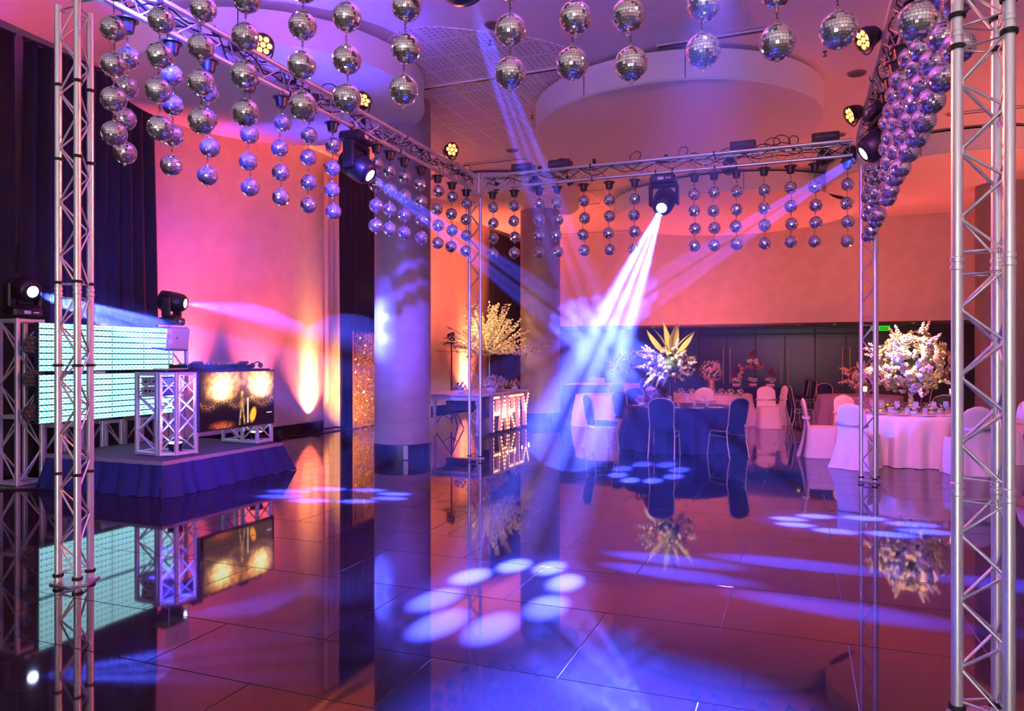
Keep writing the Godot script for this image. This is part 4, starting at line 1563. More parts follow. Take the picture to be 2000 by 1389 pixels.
	for i in 110:
		var az := rng.randf() * TAU
		var el := deg_to_rad(lerpf(1.0, 88.0, pow(rng.randf(), 1.1)))
		var len := rng.randf_range(1.0, 1.5) * (1.0 - 0.12 * sin(el))
		var d := Vector3(cos(az) * cos(el), sin(el), sin(az) * cos(el))
		var pts := []
		for q in 7:
			var s := q / 6.0
			pts.append(Vector3(0, 0.82, 0) + d * len * s + Vector3(0, -0.1 * s * s * cos(el), 0) + Vector3(rng.randfn(0, 0.012), rng.randfn(0, 0.012), rng.randfn(0, 0.012)) * s)
		var bm := MB.new()
		bm.path(pts, 0.004, 4)
		part("branch", bm.mesh(M.branch), tr)
		for q in 24:
			var s := 0.25 + 0.75 * q / 23.0
			var k := mini(int(s * 6), 5)
			var p: Vector3 = pts[k].lerp(pts[k + 1], s * 6 - k)
			spots.append(p + Vector3(rng.randfn(0, 0.014), rng.randfn(0, 0.014), rng.randfn(0, 0.014)))
	var mm := MultiMesh.new()
	mm.transform_format = MultiMesh.TRANSFORM_3D
	mm.mesh = bl.mesh(M.cream_petal)
	mm.instance_count = spots.size()
	for i in spots.size():
		mm.set_instance_transform(i, Transform3D(Basis.from_euler(Vector3(rng.randf() * 6, rng.randf() * 6, 0)) * rng.randf_range(0.9, 1.5), spots[i]))
	var mi := MultiMeshInstance3D.new()
	mi.name = "blossoms"
	mi.multimesh = mm
	mi.set_meta("kind", "stuff")
	tr.add_child(mi)
	# lighting stand beside the bar
	var ls := thing("light_stand", "black tripod light stand behind the bar's near end", "light stand", Vector3(-7.5, 0, -15.3))
	var p := MB.new()
	p.tube(Vector3(0, 0.1, 0), Vector3(0, 1.95, 0), 0.017)
	p.tube(Vector3(0, 0.9, 0), Vector3(0, 1.1, 0), 0.024)
	part("pole", p.mesh(M.black_metal), ls)
	for k in 3:
		var tt := TAU * k / 3 + 0.4
		var lg := MB.new()
		lg.tube(Vector3(0, 0.62, 0), Vector3(cos(tt) * 0.42, 0.01, sin(tt) * 0.42), 0.013)
		lg.tube(Vector3(0, 0.2, 0), Vector3(cos(tt) * 0.22, 0.31, sin(tt) * 0.22), 0.009)
		part("leg", lg.mesh(M.black_metal), ls)
	part("crossbar", boxm(Vector3(0.04, 0.04, 0.5), M.black_metal, 0.006), ls, Vector3(0, 1.96, 0))
	par_can("can on the tripod stand lighting the blossom branches", Vector3(-7.5, 2.1, -15.3), Vector3(0.78, 0.05, -0.36), true, 9.0, 55, "cans on the tripod stand", Color(1.0, 0.72, 0.45))
	# gold sequin backdrop panel
	var sq := thing("sequin_panel", "tall gold sequin backdrop panel between curtain and column", "backdrop", Vector3(-9.5, 0, -14.85), deg_to_rad(5.0))
	part("backing", boxm(Vector3(0.03, 2.2, 1.25), M.sequin_backing), sq, Vector3(0, 1.11, 0))
	var se := MB.new()
	se.lathe([Vector2(0, 0), Vector2(0.02, 0)], 6)
	var smm := MultiMesh.new()
	smm.transform_format = MultiMesh.TRANSFORM_3D
	smm.mesh = se.mesh(M.sequin_gold)
	var cols := 32
	var rows := 60
	smm.instance_count = cols * rows
	for i in rows:
		for j in cols:
			var tilt := Basis.from_euler(Vector3(0, 0, -PI / 2)) * Basis.from_euler(Vector3(rng.randfn(0, 0.5), 0, rng.randfn(0, 0.5)))
			smm.set_instance_transform(i * cols + j, Transform3D(tilt, Vector3(0.024 + rng.randf() * 0.01, 0.03 + i * 2.15 / rows, -0.61 + (j + 0.5 * (i % 2)) * 1.2 / cols)))
	mi = MultiMeshInstance3D.new()
	mi.name = "sequins"
	mi.multimesh = smm
	mi.set_meta("kind", "stuff")
	sq.add_child(mi)


# ------------------------------------------------------------------ flowers
var flower_cache := {}

func flower_mesh(petal: String) -> ArrayMesh:
	if flower_cache.has(petal):
		return flower_cache[petal]
	# a full rosette about 1 unit across, facing +y
	var b := MB.new()
	for ring in 3:
		var cnt: int = [6, 5, 4][ring]
		var rad: float = [0.5, 0.36, 0.2][ring]
		var lift: float = [0.02, 0.12, 0.2][ring]
		for k in cnt:
			var t := TAU * k / cnt + ring * 0.5
			var e := Vector3(cos(t), 0, sin(t))
			var s := Vector3(-sin(t), 0, cos(t))
			var base := Vector3(0, lift - 0.1, 0)
			var mid := e * rad * 0.65 + Vector3(0, lift + 0.07 + ring * 0.05, 0)
			var tip := e * rad + Vector3(0, lift + 0.16 + ring * 0.06, 0)
			var w := rad * 0.52
			var up := (Vector3.UP + e * 0.5).normalized()
			b.quads(base, mid - s * w, tip, mid + s * w, up, (up - s * 0.4).normalized(), (up + e * 0.5).normalized(), (up + s * 0.4).normalized())
	b.ball(Vector3(0, 0.26, 0), 0.13, 6, 4)
	flower_cache[petal] = b.mesh(M[petal])
	return flower_cache[petal]


func leaf_mesh(m: String, len: float, wid: float) -> ArrayMesh:
	var key := "%s_%.3f_%.3f" % [m, len, wid]
	if not flower_cache.has(key):
		var b := MB.new()
		var rows := []
		for i in 7:
			var t := i / 6.0
			var w := wid * sin(PI * pow(t, 0.75)) + 0.001
			var y := len * t
			var bend := -0.25 * len * t * t
			rows.append([Vector3(-w, y, bend + w * 0.3), Vector3(0, y, bend), Vector3(w, y, bend + w * 0.3)])
		b.sheet(rows, false, func(_p): return Vector3(0, 0, 1))
		flower_cache[key] = b.mesh(M[m])
	return flower_cache[key]


func toward(d: Vector3, roll: float) -> Basis:  # +y along d
	return Basis(Quaternion(Vector3.UP, d.normalized())) * Basis(Vector3.UP, roll)


func flower_bowl(label: String, at: Vector3, r: float, n: int, petal: String, sd: int, vase := "china") -> void:
	var o := thing("flower_bowl", label, "flowers", at, 0, "bunches of flowers")
	var b := MB.new()
	b.lathe([Vector2(0, 0), Vector2(r * 0.45, 0), Vector2(r * 0.6, r * 0.25), Vector2(r * 0.55, r * 0.6), Vector2(r * 0.5, r * 0.6)], 16, Transform3D(), true)
	part("bowl", b.mesh(M[vase]), o)
	var g := RandomNumberGenerator.new()
	g.seed = sd
	for i in n:
		var y := 1.0 - 1.15 * (i + 0.5) / n
		var t := 2.4 * i
		var d := Vector3(sqrt(maxf(0, 1 - y * y)) * cos(t), y, sqrt(maxf(0, 1 - y * y)) * sin(t))
		part("flower", flower_mesh(petal), o, Vector3(0, r * 0.75, 0) + d * r * g.randf_range(0.78, 1.0), toward(d, g.randf() * 6).scaled(Vector3.ONE * r * g.randf_range(0.5, 0.68)))
	for i in 8:
		var t := TAU * i / 8 + g.randf()
		part("leaf", leaf_mesh("leaf", 0.12, 0.025), o, Vector3(cos(t) * r * 0.5, r * 0.6, sin(t) * r * 0.5), toward(Vector3(cos(t), g.randf_range(-0.1, 0.8), sin(t)), g.randf() * 6))


func big_arrangement(label: String, at: Vector3, lift: float, r: Vector3, n: int, petals: Array, leaves: int, sd: int, leaf_kind: String, leaf_len: float, stand: ArrayMesh, sprigs: int, fsize := 0.12) -> Node3D:
	var o := thing("flower_arrangement", label, "flowers", at, 0, "tall flower arrangements")
	part("vase", stand, o)
	var g := RandomNumberGenerator.new()
	g.seed = sd
	var c := Vector3(0, lift, 0)
	var st := MB.new()
	st.ball(c, 1.0, 12, 8, r * 0.5)
	part("foliage_core", st.mesh(M.leaf), o)
	for i in n:
		var y := 1.0 - 1.9 * (i + 0.5) / n
		var t := 2.39996 * i + g.randf() * 0.4
		var d := Vector3(sqrt(maxf(0, 1 - y * y)) * cos(t), y, sqrt(maxf(0, 1 - y * y)) * sin(t))
		part("flower", flower_mesh(petals[g.randi() % petals.size()]), o, c + d * r * g.randf_range(0.68, 1.02), toward(d, g.randf() * 6).scaled(Vector3.ONE * fsize * g.randf_range(0.65, 1.25)))
	for i in leaves:
		var d := Vector3(g.randfn(), g.randfn() * 0.7 + 0.15, g.randfn()).normalized()
		part("leaf", leaf_mesh(leaf_kind if i % 3 else "leaf", leaf_len, leaf_len * 0.16), o, c + d * r * 0.6, toward(d + Vector3(0, 0.2, 0), g.randf() * 6).scaled(Vector3.ONE * g.randf_range(0.6, 1.2)))
	for i in sprigs:
		# spikes of small blossoms
		var d := Vector3(g.randfn(), g.randfn() * 0.55 + 0.2, g.randfn()).normalized()
		var len := g.randf_range(0.2, 0.34)
		var s := MB.new()
		s.tube(Vector3.ZERO, Vector3(0, len, 0), 0.004, 0.002, 5)
		var sp := part("sprig", s.mesh(M.stem), o, c + d * r * 0.82, toward(d, 0))
		var q := MB.new()
		for k in 11:
			var tt := 2.4 * k
			var yy := len * (0.35 + 0.65 * k / 10.0)
			q.ball(Vector3(cos(tt) * 0.022 * (1.1 - k * 0.07), yy, sin(tt) * 0.022 * (1.1 - k * 0.07)), 0.024 - 0.001 * k, 6, 4)
		part("blossom_spike", q.mesh(M[petals[0]]), sp)
	return o


# ------------------------------------------------------------------ chairs and tables
var chair0: Node3D
var cover0: Node3D

func make_chairs() -> void:
	chair0 = Node3D.new()
	var b := MB.new()
	b.box(Vector3(0, 0.455, -0.01), Vector3(0.42, 0.07, 0.42), Basis(), 0.026)
	part("seat", b.mesh(M.navy_seat), chair0)
	# shield-shaped padded back, leaning away
	b = MB.new()
	var tilt := 0.17
	var fr := []
	var bk := []
	var out := []
	for i in 13:
		var t := i / 12.0
		var y := 0.47 + 0.46 * t
		var w := 0.182 + 0.016 * t - (0.0 if t < 0.82 else 0.055 * pow((t - 0.82) / 0.18, 2.0))
		if t < 0.18:
			w *= 0.6 + 2.2 * t
		var z := 0.2 + tilt * (y - 0.46)
		var lf := []
		var lb := []
		for j in 7:
			var s := -1.0 + j / 3.0
			lf.append(Vector3(s * w, y + 0.026 * (1 - s * s) * t, z - 0.02 * (1 - s * s) - 0.004))
			lb.append(Vector3(s * w, y + 0.026 * (1 - s * s) * t, z + 0.016 * (1 - s * s) + 0.004))
		fr.append(lf)
		bk.append(lb)
		out.append(Vector3(w + 0.012, y, z))
	b.sheet(fr, false, func(_p): return Vector3(0, 0, -1))
	b.sheet(bk, false, func(_p): return Vector3(0, 0, 1))
	part("backrest", b.mesh(M.navy_seat), chair0)
	b = MB.new()
	var pts := [Vector3(-0.21, 0.0, 0.27), Vector3(-0.205, 0.24, 0.21), Vector3(-0.2, 0.44, 0.19)]
	for i in range(2, 13):
		pts.append(Vector3(-out[i].x, out[i].y, out[i].z))
	pts.append(Vector3(-0.06, 0.962, out[12].z + 0.006))
	pts.append(Vector3(0.06, 0.962, out[12].z + 0.006))
	for i in range(12, 1, -1):
		pts.append(out[i])
	pts.append_array([Vector3(0.2, 0.44, 0.19), Vector3(0.205, 0.24, 0.21), Vector3(0.21, 0.0, 0.27)])
	b.path(pts, 0.0115, 7)
	part("back_frame", b.mesh(M.chair_frame), chair0)
	for s in [-1.0, 1.0]:
		b = MB.new()
		b.path([Vector3(s * 0.215, 0.0, -0.24), Vector3(s * 0.21, 0.3, -0.2), Vector3(s * 0.205, 0.4, -0.185), Vector3(s * 0.2, 0.42, -0.16), Vector3(s * 0.2, 0.425, 0.19)], 0.0115, 7)
		part("leg", b.mesh(M.chair_frame), chair0)
		b = MB.new()
		b.tube(Vector3(s * 0.205, 0.34, -0.19), Vector3(s * 0.204, 0.34, 0.2), 0.008, -1, 6)
		part("stretcher", b.mesh(M.chair_frame), chair0)
	# fitted cloth cover over a chair
	cover0 = Node3D.new()
	b = MB.new()
	var rows := []
	var g := RandomNumberGenerator.new()
	g.seed = 12
	for i in 9:
		var t := i / 8.0   # 0 at the seat, 1 at the floor
		var line := []
		for j in 48:
			var a := TAU * j / 48
			var sx := signf(cos(a)) * pow(absf(cos(a)), 0.35)
			var sz := signf(sin(a)) * pow(absf(sin(a)), 0.35)
			var fl := 1.0 + t * (0.16 + 0.05 * sin(a * 4.0 + 0.5) + 0.03 * sin(a * 9.0))
			line.append(Vector3(sx * 0.222 * fl, 0.49 * (1 - t) + 0.004, sz * 0.222 * fl + 0.01 * t))
		rows.append(line)
	b.sheet(rows, true, func(p): return Vector3(p.x, 0.1, p.z))
	var topc := []
	for j in 48:
		topc.append(rows[0][j])
	b.poly(topc, Vector3.UP)
	part("seat_cover", b.mesh(M.white_cloth), cover0)
	b = MB.new()
	rows = []
	for i in 14:
		var t := i / 13.0
		var y := 0.45 + 0.5 * t
		var w := 0.218 - 0.012 * t
		if t > 0.72:
			w *= sqrt(maxf(0.0, 1.0 - pow((t - 0.72) / 0.285, 2.0)))
		var z := 0.2 + 0.16 * (y - 0.45)
		var line := []
		for j in 24:
			var a := TAU * j / 24
			line.append(Vector3(cos(a) * w, y, z + sin(a) * 0.038 * (1.0 if t < 0.8 else sqrt(maxf(0.02, 1.0 - pow((t - 0.8) / 0.21, 2.0))))))
		rows.append(line)
	b.sheet(rows, true, func(p): return Vector3(p.x, 0.05, (p.z - 0.2 - 0.16 * (p.y - 0.45)) * 4.0))
	part("back_cover", b.mesh(M.white_cloth), cover0)
	b = MB.new()
	rows = []
	for i in 8:
		var t := i / 7.0
		var line := []
		for j in 33:
			var s := -1.0 + j / 16.0
			var w := 0.218 + 0.1 * t * t
			line.append(Vector3(s * w, 0.62 * (1 - t) + 0.004, 0.258 + 0.1 * t * t + 0.022 * t * sin(s * 7.0 + 0.8) - 0.03 * s * s))
		rows.append(line)
	b.sheet(rows, false, func(_p): return Vector3(0, 0, 1))
	part("back_skirt", b.mesh(M.white_cloth), cover0)
	b = MB.new()
	b.lathe([Vector2(0.235, -0.02), Vector2(0.242, 0), Vector2(0.235, 0.02)], 24, Transform3D(Basis().scaled(Vector3(1, 1, 0.26)), Vector3(0, 0.64, 0.23)), true)
	part("tie", b.mesh(M.white_cloth), cover0)


func chair(label: String, x: float, z: float, dx: float, dz: float, covered := false) -> void:
	var c: Node3D = (cover0 if covered else chair0).duplicate()
	c.name = numbered("covered_chair" if covered else "banquet_chair")
	add_child(c)
	c.position = Vector3(x, 0, z)
	c.rotation.y = atan2(-dx, -dz)
	tag(c, label, "chair", "cloth-covered chairs" if covered else "navy banquet chairs")


func round_table(where: String, cloth_label: String, x: float, z: float, r: float, cloth: String, folds: int, sd: int) -> void:
	var t := thing("round_table", "round table under the cloth, " + where, "table", Vector3(x, 0, z), 0, "round dinner tables")
	var b := MB.new()
	b.lathe([Vector2(0, 0.715), Vector2(r - 0.02, 0.715), Vector2(r - 0.012, 0.725), Vector2(r - 0.012, 0.738), Vector2(0, 0.738)], 40)
	part("tabletop", b.mesh(M.dark_wood), t)
	for k in 4:
		b = MB.new()
		b.tube(Vector3(cos(TAU * k / 4) * r * 0.7, 0, sin(TAU * k / 4) * r * 0.7), Vector3(cos(TAU * k / 4) * r * 0.62, 0.715, sin(TAU * k / 4) * r * 0.62), 0.016)
		part("leg", b.mesh(M.black_metal), t)
	var g := RandomNumberGenerator.new()
	g.seed = sd
	var ph := g.randf() * 6
	b = MB.new()
	var rows := []
	var cols := folds * 10
	for i in 12:
		var line := []
		for j in cols:
			var a := TAU * j / cols
			if i < 2:
				line.append(Vector3(cos(a) * r * (0.001 if i == 0 else 0.97), 0.745, sin(a) * r * (0.001 if i == 0 else 0.97)))
				continue
			var t2 := (i - 2) / 9.0
			var wave := sin(a * folds + ph + 0.6 * sin(a * 3.0 + ph)) * 0.5 + 0.28 * sin(a * folds * 0.5 + 1.3 * ph)
			var rr := r + 0.008 + t2 * 0.075 + wave * 0.13 * smoothstep(0.0, 0.7, t2)
			line.append(Vector3(cos(a) * rr, 0.742 - 0.735 * t2 - (0.008 if i == 2 else 0.0), sin(a) * rr))
		rows.append(line)
	b.sheet(rows, true, func(p): return Vector3(p.x, 0.6 if p.y > 0.735 else 0.02, p.z) if p.y < 0.74 else Vector3.UP)
	single("tablecloth", b.mesh(M[cloth]), cloth_label, "tablecloth", Vector3(x, 0, z), "floor-length tablecloths")


var glass_mesh: ArrayMesh
var tumbler_mesh: ArrayMesh

func place_setting(x: float, z: float, r: float, n: int, which: String, a0: float, a1: float) -> void:
	if glass_mesh == null:
		var b := MB.new()
		b.lathe([Vector2(0, 0), Vector2(0.035, 0.001), Vector2(0.034, 0.004), Vector2(0.005, 0.008), Vector2(0.0045, 0.085), Vector2(0.025, 0.1), Vector2(0.04, 0.135), Vector2(0.041, 0.165), Vector2(0.034, 0.205), Vector2(0.033, 0.205), Vector2(0.039, 0.165), Vector2(0.038, 0.137), Vector2(0.024, 0.104), Vector2(0, 0.1)], 16, Transform3D(), true)
		glass_mesh = b.mesh(M.clear_glass)
		b = MB.new()
		b.lathe([Vector2(0, 0), Vector2(0.028, 0), Vector2(0.034, 0.05), Vector2(0.036, 0.11), Vector2(0.034, 0.11), Vector2(0.032, 0.05), Vector2(0.026, 0.008), Vector2(0, 0.008)], 14, Transform3D(), true)
		tumbler_mesh = b.mesh(M.clear_glass)
	var pl := MB.new()
	pl.lathe([Vector2(0, 0.002), Vector2(0.08, 0.002), Vector2(0.13, 0.014), Vector2(0.132, 0.017), Vector2(0.128, 0.018), Vector2(0.08, 0.008), Vector2(0, 0.007)], 24, Transform3D(), true)
	var pm := pl.mesh(M.china)
	for i in n:
		var a := lerpf(a0, a1, (i + 0.5) / n)
		var y := 0.747
		single("plate", pm, "white china plate on the %s, %s from the right" % [which, ORD[i]], "plate", Vector3(x + cos(a) * (r - 0.2), y, z + sin(a) * (r - 0.2)), "plates on the " + which)
		single("wine_glass", glass_mesh, "clear stemmed wine glass on the %s, %s from the right" % [which, ORD[i]], "glass", Vector3(x + cos(a + 0.16) * (r - 0.4), y, z + sin(a + 0.16) * (r - 0.4)), "wine glasses on the " + which)
		single("tumbler", tumbler_mesh, "short clear tumbler on the %s, %s from the right" % [which, ORD[i]], "glass", Vector3(x + cos(a - 0.08) * (r - 0.42), y, z + sin(a - 0.08) * (r - 0.42)), "tumblers on the " + which)


func build_dining() -> void:
	make_chairs()
	var TY := 0.747
	# navy table nearest the dance floor
	round_table("nearest the dance floor", "navy floor-length cloth on the table nearest the dance floor", -2.02, -13.42, 0.98, "navy_cloth", 20, 1)
	chair("navy banquet chair with its back to the camera at the navy table", -2.08, -12.1, 0.02, -1.0)
	chair("navy banquet chair right of the navy table, seen from its side", -1.12, -12.5, -0.75, -0.66)
	chair("navy banquet chair left of the navy table, seen from its side", -3.28, -12.68, 0.78, -0.62)
	chair("navy banquet chair on the far left side of the navy table", -3.1, -14.1, 0.85, 0.5)
	var v := MB.new()
	v.lathe([Vector2(0, 0), Vector2(0.13, 0), Vector2(0.13, 0.02), Vector2(0.07, 0.06), Vector2(0.04, 0.35), Vector2(0.03, 0.62), Vector2(0.06, 0.66), Vector2(0, 0.66)], 20, Transform3D(), true)
	var arr := big_arrangement("tall white arrangement with long upright leaves on the navy table", Vector3(-2.2, TY, -13.4), 0.74, Vector3(0.42, 0.3, 0.42), 70, ["white_petal", "cream_petal", "cream_petal", "white_petal"], 30, 21, "leaf_pale", 0.2, v.mesh(M.black_vase), 16, 0.1)
	var ups := [Vector3(-0.35, 1, 0.1), Vector3(-0.12, 1, 0), Vector3(0.08, 1, 0.1), Vector3(0.55, 0.9, 0), Vector3(-0.7, 0.75, 0.2), Vector3(0.3, 1, -0.2), Vector3(-0.95, 0.4, 0.3), Vector3(0.75, 0.65, 0.1)]
	for i in ups.size():
		part("blade_leaf", leaf_mesh("leaf_pale", 0.55, 0.055), arr, Vector3(0, 0.85, 0) + ups[i] * 0.12, toward(ups[i], 2.0 + i))
	for i in 6:
		var a := 2.6 + i * 0.35
		part("blade_leaf", leaf_mesh("white_petal", 0.36, 0.03), arr, Vector3(cos(a) * 0.25, 0.6, sin(a) * 0.25), toward(Vector3(cos(a), -0.9, sin(a)), 1.0))
	flower_bowl("low red and plum bunch of flowers on the navy table", Vector3(-2.42, TY, -12.95), 0.16, 24, "red_petal", 9, "black_vase")
	flower_bowl("small pink bunch of flowers left on the navy table", Vector3(-2.65, TY, -13.15), 0.12, 16, "pink_petal", 10)
	place_setting(-2.02, -13.42, 0.98, 5, "navy table", 0.3, PI - 0.3)
	# cream table with the flower ball
	round_table("with the white flower ball", "cream cloth on the table with the white flower ball", -2.1, -18.5, 1.0, "cream_cloth", 20, 2)
	v = MB.new()
	v.lathe([Vector2(0, 0), Vector2(0.09, 0), Vector2(0.085, 0.1), Vector2(0.075, 0.28), Vector2(0.095, 0.36), Vector2(0, 0.36)], 18, Transform3D(), true)
	big_arrangement("ball of white roses in a gold vase on the cream table", Vector3(-2.0, TY, -18.2), 0.56, Vector3(0.26, 0.26, 0.26), 90, ["white_petal", "white_petal", "cream_petal"], 0, 31, "leaf", 0.05, v.mesh(M.gold_vase), 0, 0.085)
	for i in 7:
		flower_bowl("small white posy on the cream table, %s from the left" % ORD[i], Vector3(-2.62 + i * 0.22, TY, -17.86 + 0.12 * absf(i - 3) - 0.02 * i), 0.085, 12, "white_petal", 40 + i)
	chair("cloth-covered chair turned to the camera beside the cream table", -0.7, -17.9, 0.25, 0.97, true)
	chair("cloth-covered chair with its back to the dark doors by the cream table", -0.62, -18.75, -0.9, 0.35, true)
	chair("cloth-covered chair at the near left of the cream table", -3.08, -17.38, 0.6, -0.7, true)
	chair("cloth-covered chair in front of the flower ball", -2.0, -17.2, 0.05, -1, true)
	# navy table with orchids
	round_table("with the orchids", "navy cloth on the far table with the orchids", -1.29, -23.3, 0.95, "navy_cloth", 15, 3)
	orchid("tall orchid in a white bowl, middle one on the far navy table", Vector3(-1.35, TY, -23.2), 1.0, 71)
	orchid("orchid in a white bowl at the right on the far navy table", Vector3(-0.85, TY, -23.1), 0.72, 72)
	orchid("low pink orchid at the left on the far navy table", Vector3(-1.8, TY, -23.0), 0.5, 73)
	chair("gilt chair tipped forward between the far navy table and the doors", 0.1, -22.9, -0.9, 0.3)
	chair("navy banquet chair at the right of the far navy table", -0.1, -23.95, -0.95, 0.3)
	# far left table
	round_table("far left by the doors", "cream cloth on the far left table by the doors", -5.6, -24.6, 0.75, "cream_cloth", 12, 4)
	v = MB.new()
	v.lathe([Vector2(0, 0), Vector2(0.08, 0), Vector2(0.05, 0.06), Vector2(0.03, 0.35), Vector2(0, 0.36)], 14, Transform3D(), true)
	big_arrangement("airy white and pink arrangement on the far left table", Vector3(-5.55, TY, -24.4), 0.62, Vector3(0.4, 0.42, 0.4), 46, ["white_petal", "pink_petal", "white_petal"], 20, 51, "leaf", 0.12, v.mesh(M.clear_glass), 12, 0.09)
	chair("navy banquet chair left of the far left table", -6.1, -23.2, 0.4, -0.9)
	chair("navy banquet chair right of the far left table", -4.75, -23.6, -0.6, -0.8)
	# middle left table
	round_table("behind the navy table on its left", "cream cloth on the table behind the navy table's left", -4.25, -17.2, 0.8, "cream_cloth", 13, 5)
	chair("navy banquet chair before the cream table on the left", -3.5, -16.05, -0.5, -0.86)
	chair("navy banquet chair beyond the cream table on the left", -4.4, -18.35, 0.1, 1.0)
	# buffet under a dark cloth
	var bt := thing("buffet_table", "long buffet table under a dark blue cloth by the far column", "table", Vector3(-5.35, 0, -19.6))
	var rows := []
	for i in 8:
		var t := i / 7.0
		var line := []
		for j in 80:
			var a := TAU * j / 80
			var sx := signf(cos(a)) * pow(absf(cos(a)), 0.28)
			var sz := signf(sin(a)) * pow(absf(sin(a)), 0.28)
			var k := 1.0 + t * 0.03 * sin(a * 16.0) + t * 0.03
			line.append(Vector3(sx * 0.62 * k, 0.9 * (1 - t) + 0.004, sz * 0.95 * k))
		rows.append(line)
	var bm := MB.new()
	bm.sheet(rows, true, func(p): return Vector3(p.x, 0.05, p.z))
	part("cloth", bm.mesh(M.navy_cloth), bt)
	bm = MB.new()
	bm.poly(rows[0], Vector3.UP)
	part("table_top", bm.mesh(M.cream_cloth), bt)
	var cbx := thing("card_box", "small pale box standing on the buffet table", "box", Vector3(-4.98, 0.905, -19.15))
	part("box", boxm(Vector3(0.2, 0.16, 0.16), M.cream_cloth, 0.004), cbx, Vector3(0, 0.08, 0))
	part("lid", boxm(Vector3(0.21, 0.03, 0.17), M.white_lacquer, 0.004), cbx, Vector3(0, 0.165, 0))
	# white table at the right
	round_table("at the right with the great flower tower", "white floor-length cloth on the right-hand table", 1.58, -13.08, 0.96, "white_cloth", 22, 6)
	chair("cloth-covered chair at the white table's left, seen from its side", 0.3, -12.98, 1.0, -0.05, true)
	chair("cloth-covered chair with its back to the camera, left of the white table", 0.8, -11.9, 0.5, -0.86, true)
	chair("cloth-covered chair with its back to the camera, right of the white table", 2.12, -11.78, -0.35, -0.94, true)
	chair("cloth-covered chair at the white table's right, behind the near tower", 2.86, -13.2, -1.0, 0.05, true)
	chair("cloth-covered chair on the white table's far left side", 0.85, -14.15, 0.55, 0.83, true)
	chair("navy banquet chair on the white table's far right side", 2.2, -14.3, -0.45, 0.9)
	v = MB.new()
	v.lathe([Vector2(0, 0), Vector2(0.13, 0), Vector2(0.12, 0.02), Vector2(0.05, 0.04), Vector2(0.035, 0.08), Vector2(0.055, 0.12), Vector2(0.03, 0.16), Vector2(0.045, 0.2), Vector2(0.028, 0.25), Vector2(0.05, 0.3), Vector2(0.02, 0.34), Vector2(0.04, 0.4), Vector2(0.09, 0.44), Vector2(0, 0.44)], 14)
	big_arrangement("great rounded tower of white flowers on the white table", Vector3(1.6, TY, -13.05), 0.78, Vector3(0.52, 0.5, 0.52), 230, ["white_petal", "cream_petal", "white_petal", "cream_petal"], 70, 61, "leaf_pale", 0.14, v.mesh(M.crystal), 46, 0.15)
	for i in 8:
		var a := TAU * i / 8
		flower_bowl("low white posy round the flower tower, %s of the ring" % ORD[i], Vector3(1.6 + cos(a) * 0.36, TY, -13.05 + sin(a) * 0.36), 0.09, 10, "cream_petal", 90 + i)
	for s in [-1.0, 1.0]:
		var p := Vector3(1.52 + s * 0.57, TY, -12.85 + s * 0.26)
		var o := thing("candle_holder", "tall slim glass candle holder %s of the flower tower" % ("left" if s < 0 else "right"), "candle holder", p, 0, "tall candle holders")
		var m := MB.new()
		m.lathe([Vector2(0, 0), Vector2(0.05, 0), Vector2(0.05, 0.008), Vector2(0.006, 0.014), Vector2(0.005, 0.3), Vector2(0.03, 0.31)], 14)
		part("stem", m.mesh(M.brass), o)
		m = MB.new()
		m.lathe([Vector2(0.03, 0.31), Vector2(0.04, 0.32), Vector2(0.042, 0.4), Vector2(0.039, 0.4), Vector2(0.037, 0.325)], 14)
		part("cup", m.mesh(M.clear_glass), o)
		m = MB.new()
		m.lathe([Vector2(0, 0.322), Vector2(0.028, 0.322), Vector2(0.028, 0.35), Vector2(0, 0.35)], 12)
		part("candle", m.mesh(M.candle_light), o)
		omni("candle_glow", p + Vector3(0, 0.38, 0), Color(1.0, 0.7, 0.35), 0.05)
	place_setting(1.58, -13.08, 0.96, 6, "white table", 0.25, PI - 0.2)
	# lilac table behind it
	round_table("behind the white table", "lilac cloth on the table behind the white one", 1.25, -18.8, 0.9, "lilac_cloth", 14, 7)
	v = MB.new()
	v.lathe([Vector2(0, 0), Vector2(0.13, 0), Vector2(0.15, 0.12), Vector2(0.14, 0.2), Vector2(0, 0.2)], 16, Transform3D(), true)
	big_arrangement("full cream bunch in a glass bowl on the lilac table", Vector3(1.3, TY, -18.6), 0.4, Vector3(0.34, 0.3, 0.34), 70, ["cream_petal", "white_petal"], 24, 81, "leaf_pale", 0.13, v.mesh(M.clear_glass), 10, 0.11)
	chair("navy banquet chair at the lilac table's left", 0.02, -18.5, 1.0, -0.2)
	chair("navy banquet chair on the far side of the lilac table", 0.65, -19.9, 0.4, 0.9)
	chair("navy banquet chair at the lilac table's right", 2.45, -19.25, -0.95, 0.3)


